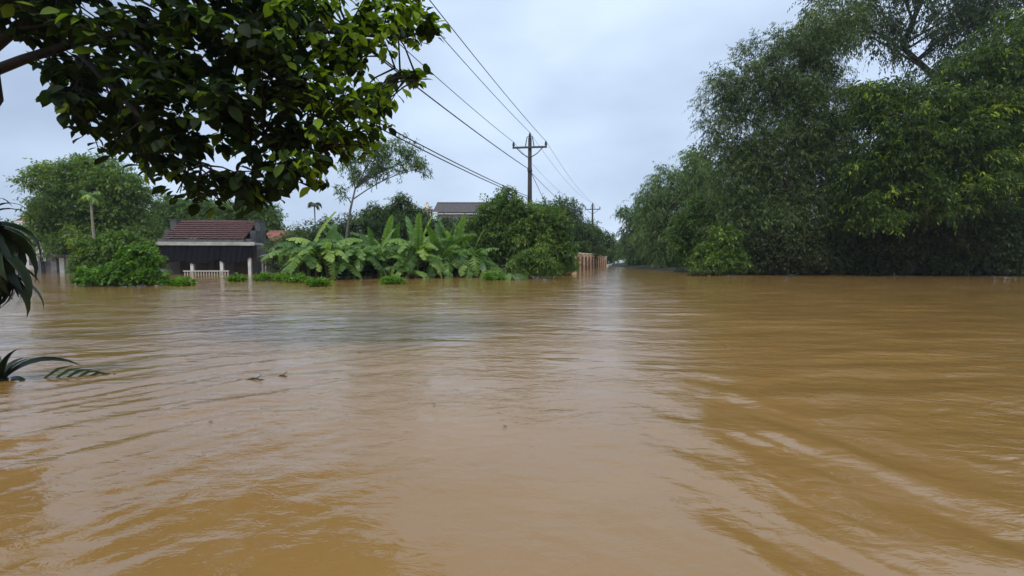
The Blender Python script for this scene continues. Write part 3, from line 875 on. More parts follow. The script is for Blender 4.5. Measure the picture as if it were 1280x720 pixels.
for px, py, rx, ry, Yw, lab in ((405, 338, 34, 14, 29.5, 'shadowed shrub under the left banana plants'), (465, 338, 36, 14, 30.5, 'shadowed shrub under the low banana plant left of the upright leaf'), (545, 337, 44, 13, 32.5, 'shadowed shrub under the right banana plants')):
    tree('waterline_shrub', lab, 'shrub', (xof(px, Yw), Yw), PL(Yw, [(px - rx * .5, py - 4, rx * .6, ry), (px + rx * .5, py, rx * .6, ry * .9), (px, py - ry * .8, rx * .7, ry)], .5), L_FAR, M['bark_dark'], 150, tr=.05, limb_r=.02, nlimb=12,
         group='shrubs under the banana plants', br=.5, twigs=11, n=8, ll=.26, lw=.1, droop=.3, leafdroop=.4, tint0=.35)
# ------------------------------------------------------------------ palms
def frond(mb_rachis, origin, az, length, rise, bend, nleaf, leaflen, leafw, root, leafmat, rach_mat, single=True, hang=.4, seed=0):
    r = np.random.default_rng(seed)
    pts = []
    p = np.array(origin, float)
    n = 10
    for i in range(n + 1):
        a = rise - bend * i / n
        pts.append(p.copy())
        p = p + np.array([math.cos(a) * math.cos(az), math.cos(a) * math.sin(az), math.sin(a)]) * length / n
    fr = MB().tube(pts, list(np.linspace(leafw * .45, leafw * .08, n + 1)), 5).build('frond', rach_mat, root, True)
    allmb = MB()
    for k in range(nleaf):
        s = .2 + .8 * (k // 2) / max(1, (nleaf // 2 - 1))
        i0 = min(int(s * n), n - 1); q = pts[i0] + (pts[i0 + 1] - pts[i0]) * (s * n - i0)
        tn = unit(pts[i0 + 1] - pts[i0])
        sd_ = unit(np.cross(tn, [0, 0, 1.0])) * (1 if k % 2 else -1)
        d = unit(tn * .75 + sd_ * .8 + np.array([0, 0, -hang + r.normal() * .12]))
        wv = unit(np.cross(d, np.cross(sd_, tn) + r.normal(size=3) * .2)) * leafw * .5
        ll = leaflen * (1 - .55 * abs(s - .45) ** 1.3) * r.uniform(.85, 1.1)
        dn = np.array([0, 0, -1.0])
        a, b_, c = q, q + d * ll * .45 + dn * ll * .05, q + d * ll + dn * ll * .22 * (1 + hang)
        vs = [a - wv * .4, a + wv * .4, b_ + wv, b_ - wv, c, b_ + np.cross(d, wv) * .0]
        fs = [(0, 1, 2, 3), (3, 2, 4)]
        if single:
            m_ = MB().add(vs[:5], fs)
            m_.build('leaflet', leafmat, fr)
        else:
            allmb.add(vs[:5], fs)
    if not single:
        f_ = allmb.build('leaflets', leafmat, fr)
    return fr

Y = 27.0
c = at(632, 340, Y)
root = empty('young_palm', (c[0], Y, -1.0), 'young palm with arching fronds standing in water left of the mango bush', 'palm')
for k, (az, rise, ln) in enumerate(((2.7, 1.1, 2.0), (.4, 1.2, 1.9), (1.6, 1.35, 1.8), (3.6, 1.0, 1.9), (-.7, 1.0, 1.8), (5.0, 1.1, 1.6), (2.1, 1.3, 2.0))):
    frond(None, (0, 0, .8), az, ln, rise, 1.7, 34, .6, .055, root, L_BANANA, M['stem_green'], False, .5, 300 + k)
MB().tube([(0, 0, 0), (0.02, 0, .5), (0, 0, .95)], [.1, .09, .06], 8).build('stem', M['stem_green'], root, True)

Y = 31.0
c = at(113, 245, Y)
root = empty('slim_palm', (c[0], Y, -1.0), 'slim pale-trunked palm with a small tuft in front of the big left tree', 'palm')
hz = c[2] + 1.0
MB().tube([(.12, 0, 0), (.08, 0, hz * .4), (.02, 0, hz * .8), (0, 0, hz)], [.10, .085, .07, .06], 8).build('trunk', M['bark_pale'], root, True)
for k in range(13):
    frond(None, (0, 0, hz - .1), k * .7 + .2, .75, (1.35, .9, .35)[k % 3], (1.5, 1.9, 1.6)[k % 3], 26, .42, .055, root, L_BANANA, M['stem_green'], False, .6, 340 + k)
Y = 62.0
c = at(393, 256, Y)
root = empty('areca_palm', (c[0], Y, -1.0), 'tiny dark palm head above the garden far behind the banana plants', 'palm')
hz = c[2] + 1.0
MB().tube([(0, 0, 0), (.05, 0, hz * .5), (0, 0, hz)], [.12, .1, .08], 8).build('trunk', M['bark_grey'], root, True)
for k in range(9):
    frond(None, (0, 0, hz - .05), k * .7, 1.15, 1.2 - .25 * (k % 3), 2.3, 26, .45, .12, root, L_PALM, M['stem_green'], False, .6, 360 + k)

# ------------------------------------------------------------------ tiled house
def wallbox(mb, x0, x1, y0, y1, z0, z1): return mb.box(((x0 + x1) / 2, (y0 + y1) / 2, (z0 + z1) / 2), (x1 - x0, y1 - y0, z1 - z0))
Y = 35.0
hx0 = xof(188, Y)
RZ = math.radians(7)
house = empty('tiled_house', (hx0, Y, -1.0), 'flooded single-storey house with red tiled roof, white columns and dark netting', 'house', rz=RZ)
HW = 7.55                                      # width of the front
def hz(py, d=0.0): return zof(py, Y + d) + 1.0
ze = hz(305)
zr = hz(277, 2.7)
# veranda slab with pale front edge
wallbox(MB(), -.25, HW + .25, -.35, 1.35, ze - .02, ze + .12).build('veranda_slab', M['concrete_pale'], house)
wallbox(MB(), -.3, HW + .3, -.42, -.353, ze - .10, ze + .17).build('slab_edge', M['concrete_pale'], house)
for x in np.linspace(1.1, HW - .6, 4):
    wallbox(MB(), x - .1, x + .1, -.36, -.1, ze - .14, ze - .023).build('bracket', M['concrete'], house)
# tiled roof: one slope to the front with courses of curved tiles, one to the back
x0, x1 = .75, HW - .75
y0, y1 = .35, 2.9
zl = ze + .34
ncx, ncy = 36, 9
roof = MB()
for side in (0, 1):
    Vx = []
    for j in range(ncy):
        for lip in (0, 1):
            q = (j + lip * .985) / ncy
            yy = y0 + (y1 - y0) * q if side == 0 else 2 * y1 + .0 - (y0 + (y1 - y0) * q)
            zz = zl + (zr - zl) * q + (.2 if lip == 0 else .02)
            for i in range(ncx * 4 + 1):
                a = i / 4
                Vx.append((x0 + (x1 - x0) * i / (ncx * 4), yy, zz + .03 * math.cos(a * 2 * math.pi)))
    w_ = ncx * 4 + 1
    fs = []
    for j in range(ncy * 2 - 1):
        for i in range(w_ - 1):
            f = (j * w_ + i, j * w_ + i + 1, (j + 1) * w_ + i + 1, (j + 1) * w_ + i)
            fs.append(f if side == 0 else f[::-1])
    roof.add(Vx, fs)
ro = roof.build('roof', M['tile_red'], house)
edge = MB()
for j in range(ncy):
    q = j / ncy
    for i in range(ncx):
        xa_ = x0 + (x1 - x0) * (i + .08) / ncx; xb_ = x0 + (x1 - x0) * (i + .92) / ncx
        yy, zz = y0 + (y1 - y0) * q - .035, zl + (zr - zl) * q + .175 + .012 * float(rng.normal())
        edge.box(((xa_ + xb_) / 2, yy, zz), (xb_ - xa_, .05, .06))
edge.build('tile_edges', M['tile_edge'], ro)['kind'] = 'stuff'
MB().tube([(x0, y1, zr + .06), ((x0 + x1) / 2, y1, zr + .07), (x1, y1, zr + .06)], .1, 8).build('ridge', M['tile_red'], ro, True)
wallbox(MB(), x0, x1, y0 - .12, y0 - .003, ze + .123, zl + .05).build('eave_wall', M['parapet'], house)
# gable parapets, stepped
for xa, nm in ((.28, 0), (HW - .75, 1)):
    p = MB()
    wallbox(p, xa, xa + .46, .45, y1 + 2.6, ze + .123, ze + .45)
    wallbox(p, xa + .003, xa + .457, 1.2, 4.4, ze + .453, ze + .55)
    vs = [(xa, .6, ze + .553), (xa + .46, .6, ze + .553), (xa + .46, 2.2, zr + .32), (xa, 2.2, zr + .32),
          (xa, 3.6, zr + .32), (xa + .46, 3.6, zr + .32), (xa + .46, 5.2, ze + .553), (xa, 5.2, ze + .553), (xa, .6, zr - .2), (xa + .46, .6, zr - .2)]
    wallbox(p, xa + .01, xa + .45, 2.2, 3.3, ze + .55, zr + .06)
    wallbox(p, xa + .012, xa + .448, 1.3, 2.195, ze + .55, (ze + zr) / 2 + .2)
    pp = p.build('gable_parapet', M['parapet'], house)
    wallbox(MB(), xa - .04, xa + .50, 2.15, 3.35, zr + .063, zr + .14).build('coping', M['parapet'], pp)
# walls behind the veranda
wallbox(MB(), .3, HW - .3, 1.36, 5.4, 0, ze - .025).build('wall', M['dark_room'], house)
for xa in (2.35, 5.5):
    wallbox(MB(), xa, xa + 1.1, 1.30, 1.355, .1, ze - .35).build('door', M['door_wood'], house)
for xa in (1.35, 3.95):
    d = wallbox(MB(), xa, xa + .75, 1.29, 1.355, 1.0, ze - .5).build('window', M['door_wood'], house)
    for k in range(4):
        wallbox(MB(), xa + .1 + k * .17, xa + .13 + k * .17, 1.25, 1.287, 1.05, ze - .55).build('bar', M['steel_dark'], d)
wallbox(MB(), .48, 1.05, -.02, .06, 0, hz(331)).build('side_panel', M['tin'], house)
for x in (.42, 3.05, 5.22, 7.3):
    cmb = MB()
    wallbox(cmb, x - .11, x + .11, -.16, .06, 0, ze - .022)
    cmb.build('column', M['white_paint'], house)
# dark netting hung across the front, its lower edge sagging between ties
nx, nz = 90, 8
zb = hz(331)
vs, fs = [], []
for j in range(nz + 1):
    for i in range(nx + 1):
        u = i / nx
        sag = .38 * abs(math.sin(math.pi * (u * 3 + .1))) ** .8 - .05 * math.sin(u * 40) - (.15 if u > .86 else 0)
        lowz = zb + .30 - sag * .9 + .12
        z = (ze - .11) * (1 - j / nz) + lowz * j / nz
        vs.append((-.05 + (HW + .15) * u, -.30 + .03 * math.sin(i * 1.3 + j * .4) + .05 * math.sin(i * .23), z))
for j in range(nz):
    for i in range(nx):
        a = j * (nx + 1) + i
        fs.append((a, a + 1, a + nx + 2, a + nx + 1))
link_mesh('shade_net', vs, fs, M['net'], house, True)
# white balustrade between the middle columns
bal = empty('balustrade', (0, 0, 0), None, None)
bal.parent = house
bal.name = 'balustrade'
bx0, bx1 = 2.55, 5.85
zt = hz(338.5)
wallbox(MB(), bx0, bx1, -.42, -.28, zt - .07, zt + .02).build('top_rail', M['cream_rail'], bal)
bme = None
for k in range(17):
    x = bx0 + .08 + (bx1 - bx0 - .16) * k / 16
    if bme is None:
        bo = MB().tube([(0, 0, 0), (0, 0, .75), (0, 0, .85), (0, 0, zt - .35), (0, 0, zt - .073)], [.05, .05, .035, .055, .035], 6).build('baluster', M['cream_rail'], bal)
        bme = bo.data
    else:
        bo = link('baluster', bme, bal)
    bo.location = (x, -.35, 0)

# sheet-walled yard right of the house
Y = 36.5
rt = empty('sheet_shed', (xof(325, Y), Y, -1.0), 'low shed of grey sheets and lattice to the right of the tiled house', 'shed')
zz = zof(320, Y) + 1
sh = MB()
vs, fs = [], []
for i in range(61):
    for y_, z_ in ((-.3, zz - .05), (2.4, zz + .5)):
        vs.append((.0 + 3.6 * i / 60, y_, z_ + .025 * math.sin(i * 1.6)))
for i in range(60):
    fs.append((2 * i, 2 * i + 2, 2 * i + 3, 2 * i + 1))
link_mesh('roof_sheet', vs, fs, M['tin'], rt)
wallbox(MB(), .2, 3.5, .3, .36, 0, zz - .1).build('wall_sheet', M['concrete'], rt)
for x in (.1, .35, 1.9, 3.45):
    wallbox(MB(), x - .05, x + .05, .12, .22, 0, zz - .03).build('post', M['white_paint'], rt)
lat = MB()
for k in range(26):
    x = .1 + k * .13
    lat.tube([(x, .24, zz - .62), (x + .35, .24, zz - .1)], .012, 4)
    lat.tube([(x + .35, .26, zz - .62), (x, .26, zz - .1)], .012, 4)
lt = lat.build('lattice', M['white_paint'], rt)
lt['kind'] = 'stuff'

def simple_house(name, label, px0, px1, ridge_py, eave_py, Y, roof_mat, wall_mat, depth=6, windows=2, overhang=.5, rz=0):
    x0, x1 = xof(px0, Y), xof(px1, Y)
    root = empty(name, ((x0 + x1) / 2, Y, -1.0), label, 'house', rz=rz)
    h = (x1 - x0) / 2
    ze, zr = zof(eave_py, Y) + 1, zof(ridge_py, Y + depth / 2) + 1
    wallbox(MB(), -h + overhang, h - overhang, .6, depth, 0, ze + .05).build('wall', wall_mat, root)
    m_ = MB()
    nx = max(8, int(h * 2 / .3)) * 4; ny = 9
    for s in (0, 1):
        vs, fs = [], []
        for j in range(ny):
            for lip in (0, 1):
                q = (j + lip * .98) / ny
                for i in range(nx + 1):
                    yy = (depth / 2 + .3) * q
                    vs.append((-h + 2 * h * i / nx, yy if s == 0 else depth + .6 - yy, ze + (zr - ze) * q + (.09 if lip == 0 else .02) + .035 * math.cos(i * math.pi / 2)))
        for j in range(ny * 2 - 1):
            for i in range(nx):
                f = (j * (nx + 1) + i, j * (nx + 1) + i + 1, (j + 1) * (nx + 1) + i + 1, (j + 1) * (nx + 1) + i)
                fs.append(f if s == 0 else f[::-1])
        m_.add(vs, fs)
    r_ = m_.build('roof', roof_mat, root)
    MB().tube([(-h, depth / 2 + .3, zr + .06), (h, depth / 2 + .3, zr + .06)], .12, 8).build('ridge', roof_mat, r_, True)
    wallbox(MB(), -h + .05, h - .05, .02, .12, ze - .18, ze - .02).build('fascia', wall_mat, root)
    for sx in (-1, 1):
        g = [(sx * (h - overhang), .62, ze + .052), (sx * (h - overhang), depth - .02, ze + .052), (sx * (h - overhang), depth / 2 + .3, zr - .05)]
        g2 = [(v[0] - sx * .2, v[1], v[2]) for v in g]
        MB().add(g + g2, [(0, 1, 2), (5, 4, 3), (0, 3, 4, 1), (1, 4, 5, 2), (2, 5, 3, 0)]).build('gable', wall_mat, root)
    for k in range(windows):
        x = -h + overhang + (2 * h - 2 * overhang) * (k + .5) / windows
        f = wallbox(MB(), x - .55, x + .55, .52, .597, 1.3, ze - .45).build('window', M['white_paint'], root)
        wallbox(MB(), x - .48, x - .02, .49, .517, 1.37, ze - .52).build('pane', M['steel_dark'], f)
        wallbox(MB(), x + .02, x + .48, .49, .517, 1.37, ze - .52).build('pane', M['steel_dark'], f)
    return root, h, ze, zr
simple_house('red_roof_house', 'small house with faded red roof peeping out right of the tiled house', 318, 372, 290, 303, 50.0, M['tile_orange'], M['lime_wash'])
simple_house('pink_roof_house', 'house with pale red roof behind the big tree at the far left', 20, 72, 264, 277, 58.0, M['tile_orange'], M['lime_wash'])
Yc = 56.0
root, h, ze_, zr_ = simple_house('cream_house', 'long house with grey-brown roof and cream wall behind the banana plants and pole', 541, 636, 254, 266, Yc, M['tile_brown'], M['lime_wash'], depth=7, windows=4)
# ornate cream gable tower at its left end
tx = xof(534, Yc) - root.location.x
def zc(py): return zof(py, Yc) + 1
tw = wallbox(MB(), tx - .7, tx + .45, .3, 1.6, 0, zc(262)).build('gable_tower', M['cream'], root)
wallbox(MB(), tx - .8, tx + .55, .2, 1.7, zc(262) + .003, zc(260)).build('cornice', M['cream'], tw)
MB().box((tx - .12, .95, zc(257)), (.7, .9, zc(254) - zc(260) - .01), taper=.6).build('crest', M['cream'], tw)
MB().tube([(tx - .12, .95, zc(254) - .02), (tx - .12, .95, zc(252)), (tx - .12, .95, zc(251))], [.1, .16, .03], 8).build('finial', M['cream'], tw, True)
for q in (-.45, .2):
    wallbox(MB(), tx + q - .12, tx + q + .12, .26, .297, zc(270), zc(264)).build('window', M['red_brown'], tw)

# ------------------------------------------------------------------ grey gate and yard buildings at the far left
Y = 39.0
gx = xof(62, Y)
gr = empty('yard_shed', (gx, Y, -1.0), 'grey tin-roofed yard shed with posts under the big tree at the far left', 'shed')
zt_ = zof(322, Y) + 1
wallbox(MB(), -.9, 2.3, -.15, 0, zt_ - .02, zt_ + .12).build('beam', M['concrete'], gr)
for x, wd_, m_ in ((.45, .5, M['concrete']), (1.15, .42, M['lime_wash']), (1.75, .22, M['concrete']), (-.75, .2, M['concrete'])):
    wallbox(MB(), x - wd_ / 2, x + wd_ / 2, -.14, .1, 0, zt_ - .023).build('post', m_, gr)
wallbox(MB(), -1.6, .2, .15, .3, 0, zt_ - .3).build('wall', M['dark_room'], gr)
vs, fs = [], []
for i in range(41):
    for y_, z_ in ((-.4, zt_ + .15), (2.0, zt_ + .95)):
        vs.append((-1.2 + 3.4 * i / 40, y_, z_ + .03 * math.sin(i * 1.6)))
for i in range(40): fs.append((2 * i, 2 * i + 2, 2 * i + 3, 2 * i + 1))
link_mesh('roof_sheet', vs, fs, M['tin'], gr)

# ------------------------------------------------------------------ peach fence along the flooded road
fa, fb = np.array([6.4, 46.0]), np.array([16.2, 78.0])
fd = fb - fa; flen = float(np.linalg.norm(fd)); ang = math.atan2(fd[1], fd[0])
fence = empty('peach_fence', (fa[0], fa[1], -1.0), 'peach-coloured garden fence with cream-topped posts along the flooded road', 'fence', rz=ang)
npost = 12
sp = flen / (npost - 1)
hp = 2.75
pme = cme = None
for k in range(npost):
    u = k * sp
    hh = hp if k < 9 else hp - .25
    pst = wallbox(MB(), u - .24, u + .24, -.24, .24, 0, hh).build('post', M['peach'], fence)
    MB().box((u, 0, hh + .06), (.66, .66, .11), bevel=.03).build('cap', M['cream'], pst)
    if k < npost - 1:
        wallbox(MB(), u + .245, u + sp - .245, -.09, .09, 0, 1.45).build('base_wall', M['red_brown'], fence)
        wallbox(MB(), u + .245, u + sp - .245, -.11, .11, hh - .32, hh - .12).build('top_rail', M['cream'], fence)
        for q in range(7):
            x = u + .245 + (sp - .49) * (q + .5) / 7
            wallbox(MB(), x - .06, x + .06, -.05, .05, 1.453, hh - .323).build('picket', M['red_brown'], fence)
# white railing of a culvert at the far end
Y = 172.0
c = at(790, 324, Y)
rl = empty('white_railing', (c[0], Y, -1.0), 'tiny white railing crossing the far end of the flooded channel', 'railing')
wallbox(MB(), -4.6, 4.6, -.08, .08, zof(320.5, Y) + .9, zof(320.5, Y) + 1.1).build('top_rail', M['white_paint'], rl)
for k in range(9):
    wallbox(MB(), -4.6 + k * 1.15 - .12, -4.6 + k * 1.15 + .12, -.1, .1, 0, zof(320.5, Y) + .897).build('post', M['white_paint'], rl)

# ------------------------------------------------------------------ power poles and lines
P1 = np.array([xof(662, 34.0), 34.0])
P2 = np.array([xof(740, 76.0), 76.0])
P0 = np.array([P1[0] - 10.8, P1[1] - 40.5])
ztop = zof(166, 34.0)
road = unit(P2 - P1)
acr = np.array([road[1], -road[0]])
acr = unit(np.array([1.0, -.12]))
def pole(p, label):
    root = empty('utility_pole', (p[0], p[1], -1.0), label, 'utility pole', 'concrete power poles along the flooded road', rz=math.atan2(acr[1], acr[0]))
    H = ztop + 1.0 - .35
    pts = [(0, 0, 0), (0, 0, H * .5), (0, 0, H)]
    MB().tube(pts, [.22, .18, .13], 10).build('shaft', M['pole_concrete'], root, True)
    za = zof(185, 34.0) + 1.0
    wallbox(MB(), -1.28, 1.28, -.24, -.14, za - .06, za + .07).build('crossarm', M['steel_dark'], root)
    for s in (-1, 1):
        MB().tube([(s * .95, -.19, za - .06), (s * .55, -.19, za - .45), (s * .05, -.19, za - .75)], .035, 6).build('brace', M['steel_dark'], root, True)
        MB().tube([(s * .32, -.16, za + .07), (s * .2, -.16, za + .75), (s * .02, -.16, H + .1)], .035, 6).build('top_strut', M['steel_dark'], root, True)
        ins(root, (s * 1.2, -.19, za + .07))
    ins(root, (0, -.0, H))
    wallbox(MB(), -.17, .17, -.2, .2, zof(213, 34) + .92, zof(213, 34) + 1.08).build('clamp', M['steel_dark'], root)
    return H, za
def ins(root, c):
    prof = [(0, .05), (.06, .05), (.065, .1), (.10, .11), (.15, .06), (.17, .11), (.22, .06), (.25, .095), (.30, .055), (.36, .05), (.38, .02)]
    m_ = MB()
    m_.tube([(c[0], c[1], c[2] + z) for z, r in prof], [r for z, r in prof], 8)
    m_.build('insulator', M['porcelain'], root, True)
H, za = pole(P1, 'nearest dark concrete power pole with crossarm rising behind the mango bush')
pole(P2, 'far power pole with crossarm, small against the sky above the fence')
def top_pts(p):
    a = p + acr * -1.2; b = p + acr * 1.2
    off = np.array([acr[1], -acr[0]]) * .19
    return [np.array([*(a + off), za - 1 + .42]), np.array([*p, H - 1 + .37]), np.array([*(b + off), za - 1 + .42])]
def wire(name, a, b, sag, r, mat, label, cat, group, n=22):
    a, b = np.array(a, float), np.array(b, float)
    pts = []
    for i in range(n + 1):
        q = i / n
        p = a * (1 - q) + b * q
        p[2] -= sag * 4 * q * (1 - q)
        pts.append(p)
    mb = MB().tube([p - a for p in pts], r, 5)
    o = mb.build(name, mat, None, True)
    o.location = tuple(a)
    tag(o, label, cat, group)
    return o
G = 'overhead lines on the power poles'
T1, T2 = top_pts(P1), top_pts(P2)
side = ('left', 'top', 'right')
for k in range(3):
    off = T1[k] - np.array([P1[0], P1[1], 0])
    T0 = np.array([P0[0], P0[1], 0]) + off
    wire('power_line', T1[k], T0, .55, .017, M['cable'], f'power line from the {side[k]} insulator of the nearest pole up out of the picture', 'power line', G)
    wire('power_line', T1[k], T2[k], .9, .012, M['wire'], f'thin power line from the {side[k]} insulator of the nearest pole to the far pole', 'power line', G)
# low-voltage bundle and telephone cables
zl_ = zof(213, 34.0)
a = np.array([P1[0], P1[1] - .2, zl_])
wire('low_voltage_cable', a, (P0[0] - .5, P0[1], zl_ + .2), .45, .026, M['cable'], 'single thick cable from the clamp halfway up the nearest pole into the canopy', 'cable', G)
wire('low_voltage_cable', np.array([P1[0], P1[1] + .2, zl_]), (P2[0], P2[1], zl_), .8, .02, M['wire'], 'low cable from the nearest pole clamp towards the far pole', 'cable', G)
wire('house_cable', np.array([P1[0] + .1, P1[1] + .2, zl_ - .1]), (P1[0] + 5.5, 58.0, 3.9), .3, .02, M['cable'], 'service cable dropping right from the nearest pole into the conical tree', 'cable', G)
zt2 = zof(249, 34.0)
for k in range(2):
    wire('telephone_cable', np.array([P1[0] - .05, P1[1] - .25, zt2 + .14 * k]), (P0[0] - 1.2 - .15 * k, P0[1], zt2 + .75 + .25 * k), .55, .024, M['cable'], ('lower', 'upper')[k] + ' of the two close telephone cables slanting down from the canopy to the mango bush', 'cable', G)

# ------------------------------------------------------------------ big foreground tree
CAN = [(62, 96), (78, 128), (106, 148), (112, 176), (150, 196), (176, 198), (200, 208), (222, 236), (262, 250), (300, 250), (345, 240), (392, 232), (420, 205),
       (452, 190), (478, 168), (482, 140), (470, 118), (455, 95), (470, 80), (520, 66), (552, 45), (540, -10), (545, -120), (-60, -160), (-60, -10), (-30, 20), (20, 44), (40, 62), (100, 52), (128, 40), (140, 55), (120, 70)]
def inside(px, py, poly):
    c = False
    n = len(poly)
    for i in range(n):
        x1, y1 = poly[i]; x2, y2 = poly[(i + 1) % n]
        if (y1 > py) != (y2 > py) and px < (x2 - x1) * (py - y1) / (y2 - y1) + x1:
            c = not c
    return c
def obovate(seed):
    """large wet leaf, blade widest beyond the middle, folded on the midrib and curled at the tip, with a stalk"""
    r = np.random.default_rng(seed)
    prof = [(0.0, .03), (.16, .19), (.40, .29), (.62, .30), (.80, .21), (.93, .09), (1.03, .0)]
    wid = r.uniform(.85, 1.15)
    curl = r.uniform(.1, .35); fold = r.uniform(.12, .35)
    vs, fs = [], []
    for s, wv in prof:
        z = -curl * s * s
        wv = wv * r.uniform(.92, 1.08) * wid
        vs += [(s + .12, -wv, z + wv * fold), (s + .12, 0, z), (s + .12, wv, z + wv * fold)]
    for i in range(len(prof) - 1):
        a = i * 3
        fs += [(a, a + 3, a + 4, a + 1), (a + 1, a + 4, a + 5, a + 2)]
    b = len(vs)
    vs += [(0, -.012, .0), (0, .012, 0), (.14, .012, 0), (.14, -.012, 0)]
    fs.append((b, b + 1, b + 2, b + 3))
    return np.array(vs), fs
LV = [obovate(500 + k) for k in range(5)]
tx_, ty_ = -7.95, 6.1
tree_root = empty('canopy_tree', (tx_, ty_, -1.0), 'big dark broad-leaved tree overhanging the water at the upper left', 'tree')
tb = np.array([tx_, ty_, -1.0])
J = at(-9, 84, 6.0)
tmb = MB()
tmb.tube([tb - tb, np.array([.06, 0, 1.6]), np.array([.3, -.02, 3.4]), J - tb + np.array([-.12, .05, -.35]), J - tb + np.array([-.16, .05, .5]), J - tb + np.array([-.05, .1, 2.0]), J - tb + np.array([.3, .2, 3.8])],
         [.22, .17, .13, .125, .11, .09, .05], 12)
trunk = tmb.build('trunk', M['bark_wet'], tree_root, True)
boughs = []
def bough(pix, r0, r1, name='branch'):
    pts = [at(px, py, Yp) - tb for px, py, Yp in pix]
    n = len(pts)
    MB().tube(pts, list(np.linspace(r0, r1, n)), 8).build(name, M['bark_wet'], tree_root, True)
    for i in range(n - 1):
        for q in np.linspace(0, 1, 5): boughs.append(pts[i] * (1 - q) + pts[i + 1] * q)
bough([(-6, 88, 6.05), (30, 74, 6.0), (90, 55, 5.95), (150, 40, 5.9), (230, 22, 5.9), (320, 20, 6.0), (410, 40, 6.1), (500, 48, 6.2), (535, 38, 6.2)], .062, .012)
bough([(150, 40, 5.9), (200, 85, 5.8), (260, 130, 5.7), (330, 170, 5.7), (400, 190, 5.8)], .045, .010)
bough([(230, 22, 5.9), (300, 70, 6.2), (370, 110, 6.4), (430, 130, 6.6), (470, 150, 6.7)], .04, .010)
bough([(90, 55, 5.95), (130, 100, 5.6), (180, 150, 5.5), (240, 200, 5.4), (290, 225, 5.4)], .04, .010)
bough([(-8, 60, 6.05), (40, 20, 6.1), (110, -40, 6.2), (230, -90, 6.2), (380, -100, 6.3)], .06, .02)
bough([(120, 45, 5.95), (100, 90, 5.8), (95, 115, 5.7)], .025, .008)
bough([(380, 25, 6.05), (440, 45, 6.1), (475, 70, 6.1), (500, 90, 6.1), (522, 100, 6.1)], .016, .005)
bough([(0, 40, 6.05), (30, 35, 5.8), (70, 30, 5.6)], .03, .01)
bough([(2, 20, 6.05), (60, -160, 5.6), (150, -330, 5.0), (230, -620, 4.2), (240, -900, 3.5)], .08, .02)
bough([(2, 0, 6.05), (60, -120, 6.4), (200, -230, 6.8), (380, -260, 7.2)], .08, .02)
bough([(150, -330, 5.0), (300, -380, 5.0), (450, -420, 4.6)], .05, .02)
# spray origins through the crown volume, each tied to the nearest limb by a twig
sprays = []
tries = 0
while len(sprays) < 740 and tries < 26000:
    tries += 1
    px, py = rng.uniform(-60, 555), rng.uniform(-160, 255)
    if not inside(px, py, CAN): continue
    if inside(px, py, [(118, -5), (160, -5), (150, 12), (128, 36), (92, 12)]): continue
    Yp = rng.uniform(5.0, 7.2)
    cx = min(px + 25, 540); cy = min(py + 16, 250)
    if not (inside(px + (10 if px > 300 else -10), py + 10, CAN) or py < 0 or rng.random() < .25): continue
    if px > 400 and py > -20 and rng.random() < .12: continue
    if px > 500 and py > -20 and rng.random() < .35: continue
    sprays.append(at(px, py - 8, Yp) - tb)
for px, py in ((85, 116), (100, 136), (125, 162), (148, 178), (175, 182), (200, 192), (213, 205), (228, 218), (255, 232), (272, 222), (290, 234), (305, 225), (320, 232), (345, 224), (360, 212), (375, 216), (400, 204), (425, 188), (450, 176), (466, 158), (470, 140), (505, 92), (515, 96), (524, 98), (536, 32), (545, 40), (520, 50), (70, 92), (90, 112), (30, 40), (60, 42), (85, 38), (45, 20), (10, 20), (452, 88)):
    sprays.append(at(px, py, 6.1 if px > 400 else 5.9) - tb)
nfull = len(sprays)
for k in range(60):
    i = int(rng.integers(0, 17)); a_, b_ = CAN[i], CAN[i + 1]; q = rng.random()
    ex, ey = a_[0] + (b_[0] - a_[0]) * q, a_[1] + (b_[1] - a_[1]) * q
    ox, oy = ex - 300, ey - 90; ol = math.hypot(ox, oy) * 1.0
    dd = rng.uniform(-6, 16)
    sprays.append(at(ex + ox / ol * dd, ey + oy / ol * dd - 6, rng.uniform(5.3, 6.5)) - tb)
nrag = len(sprays)
# the crown goes on upwards and towards the viewer, out of the picture; sprays added to shade the visible leaves
for _ in range(330):
    Yp = rng.uniform(2.2, 8.0)
    zp = CAM_H + .66 * Yp + .5 + rng.random() * 2.6
    sprays.append(np.array([rng.uniform(-9.0, -.15 * Yp), Yp, zp]) - tb)
bp_ = np.array(boughs)
twm = MB()
leafs = []
for si, s in enumerate(sprays):
    d2 = np.linalg.norm(bp_ - s, axis=1)
    j = int(np.argmin(d2 + rng.random(len(d2)) * .12))
    over = s[2] + tb[2] > CAM_H + .58 * (s[1] + tb[1])
    if d2[j] > (.7 if over else 1.15): continue
    o0 = bp_[j]
    mid = (o0 + s) / 2 + np.array([0, 0, .06]) + rng.normal(size=3) * .03
    twm.tube([o0, mid, s], [.014, .010, .006], 5)
    nl = int(rng.integers(13, 20)) if not nfull <= si < nrag else int(rng.integers(4, 9))
    dirn = unit((s - o0) * np.array([1, 1, .4]) + rng.normal(size=3) * .12)
    for k in range(nl):
        q = rng.random()
        pos = mid * (1 - q) + s * q + rng.normal(size=3) * .02 if k % 3 == 0 else s + rng.normal(size=3) * .05
        a = k * 2.4 + rng.random()
        h = unit(np.array([math.cos(a), math.sin(a), 0]) + dirn * .5)
        ld = unit(h + np.array([0, 0, rng.normal() * .35 - .5]))
        up = unit(np.array([0, 0, 1.0]) + rng.normal(size=3) * .35)
        yv = unit(np.cross(up, ld)); zv = np.cross(ld, yv)
        ln = rng.uniform(.10, .205) * (.9 if s[0] + tb[0] > -2.6 else 1.05)
        leafs.append((pos, ld, yv, zv, ln, int(rng.integers(0, 5))))
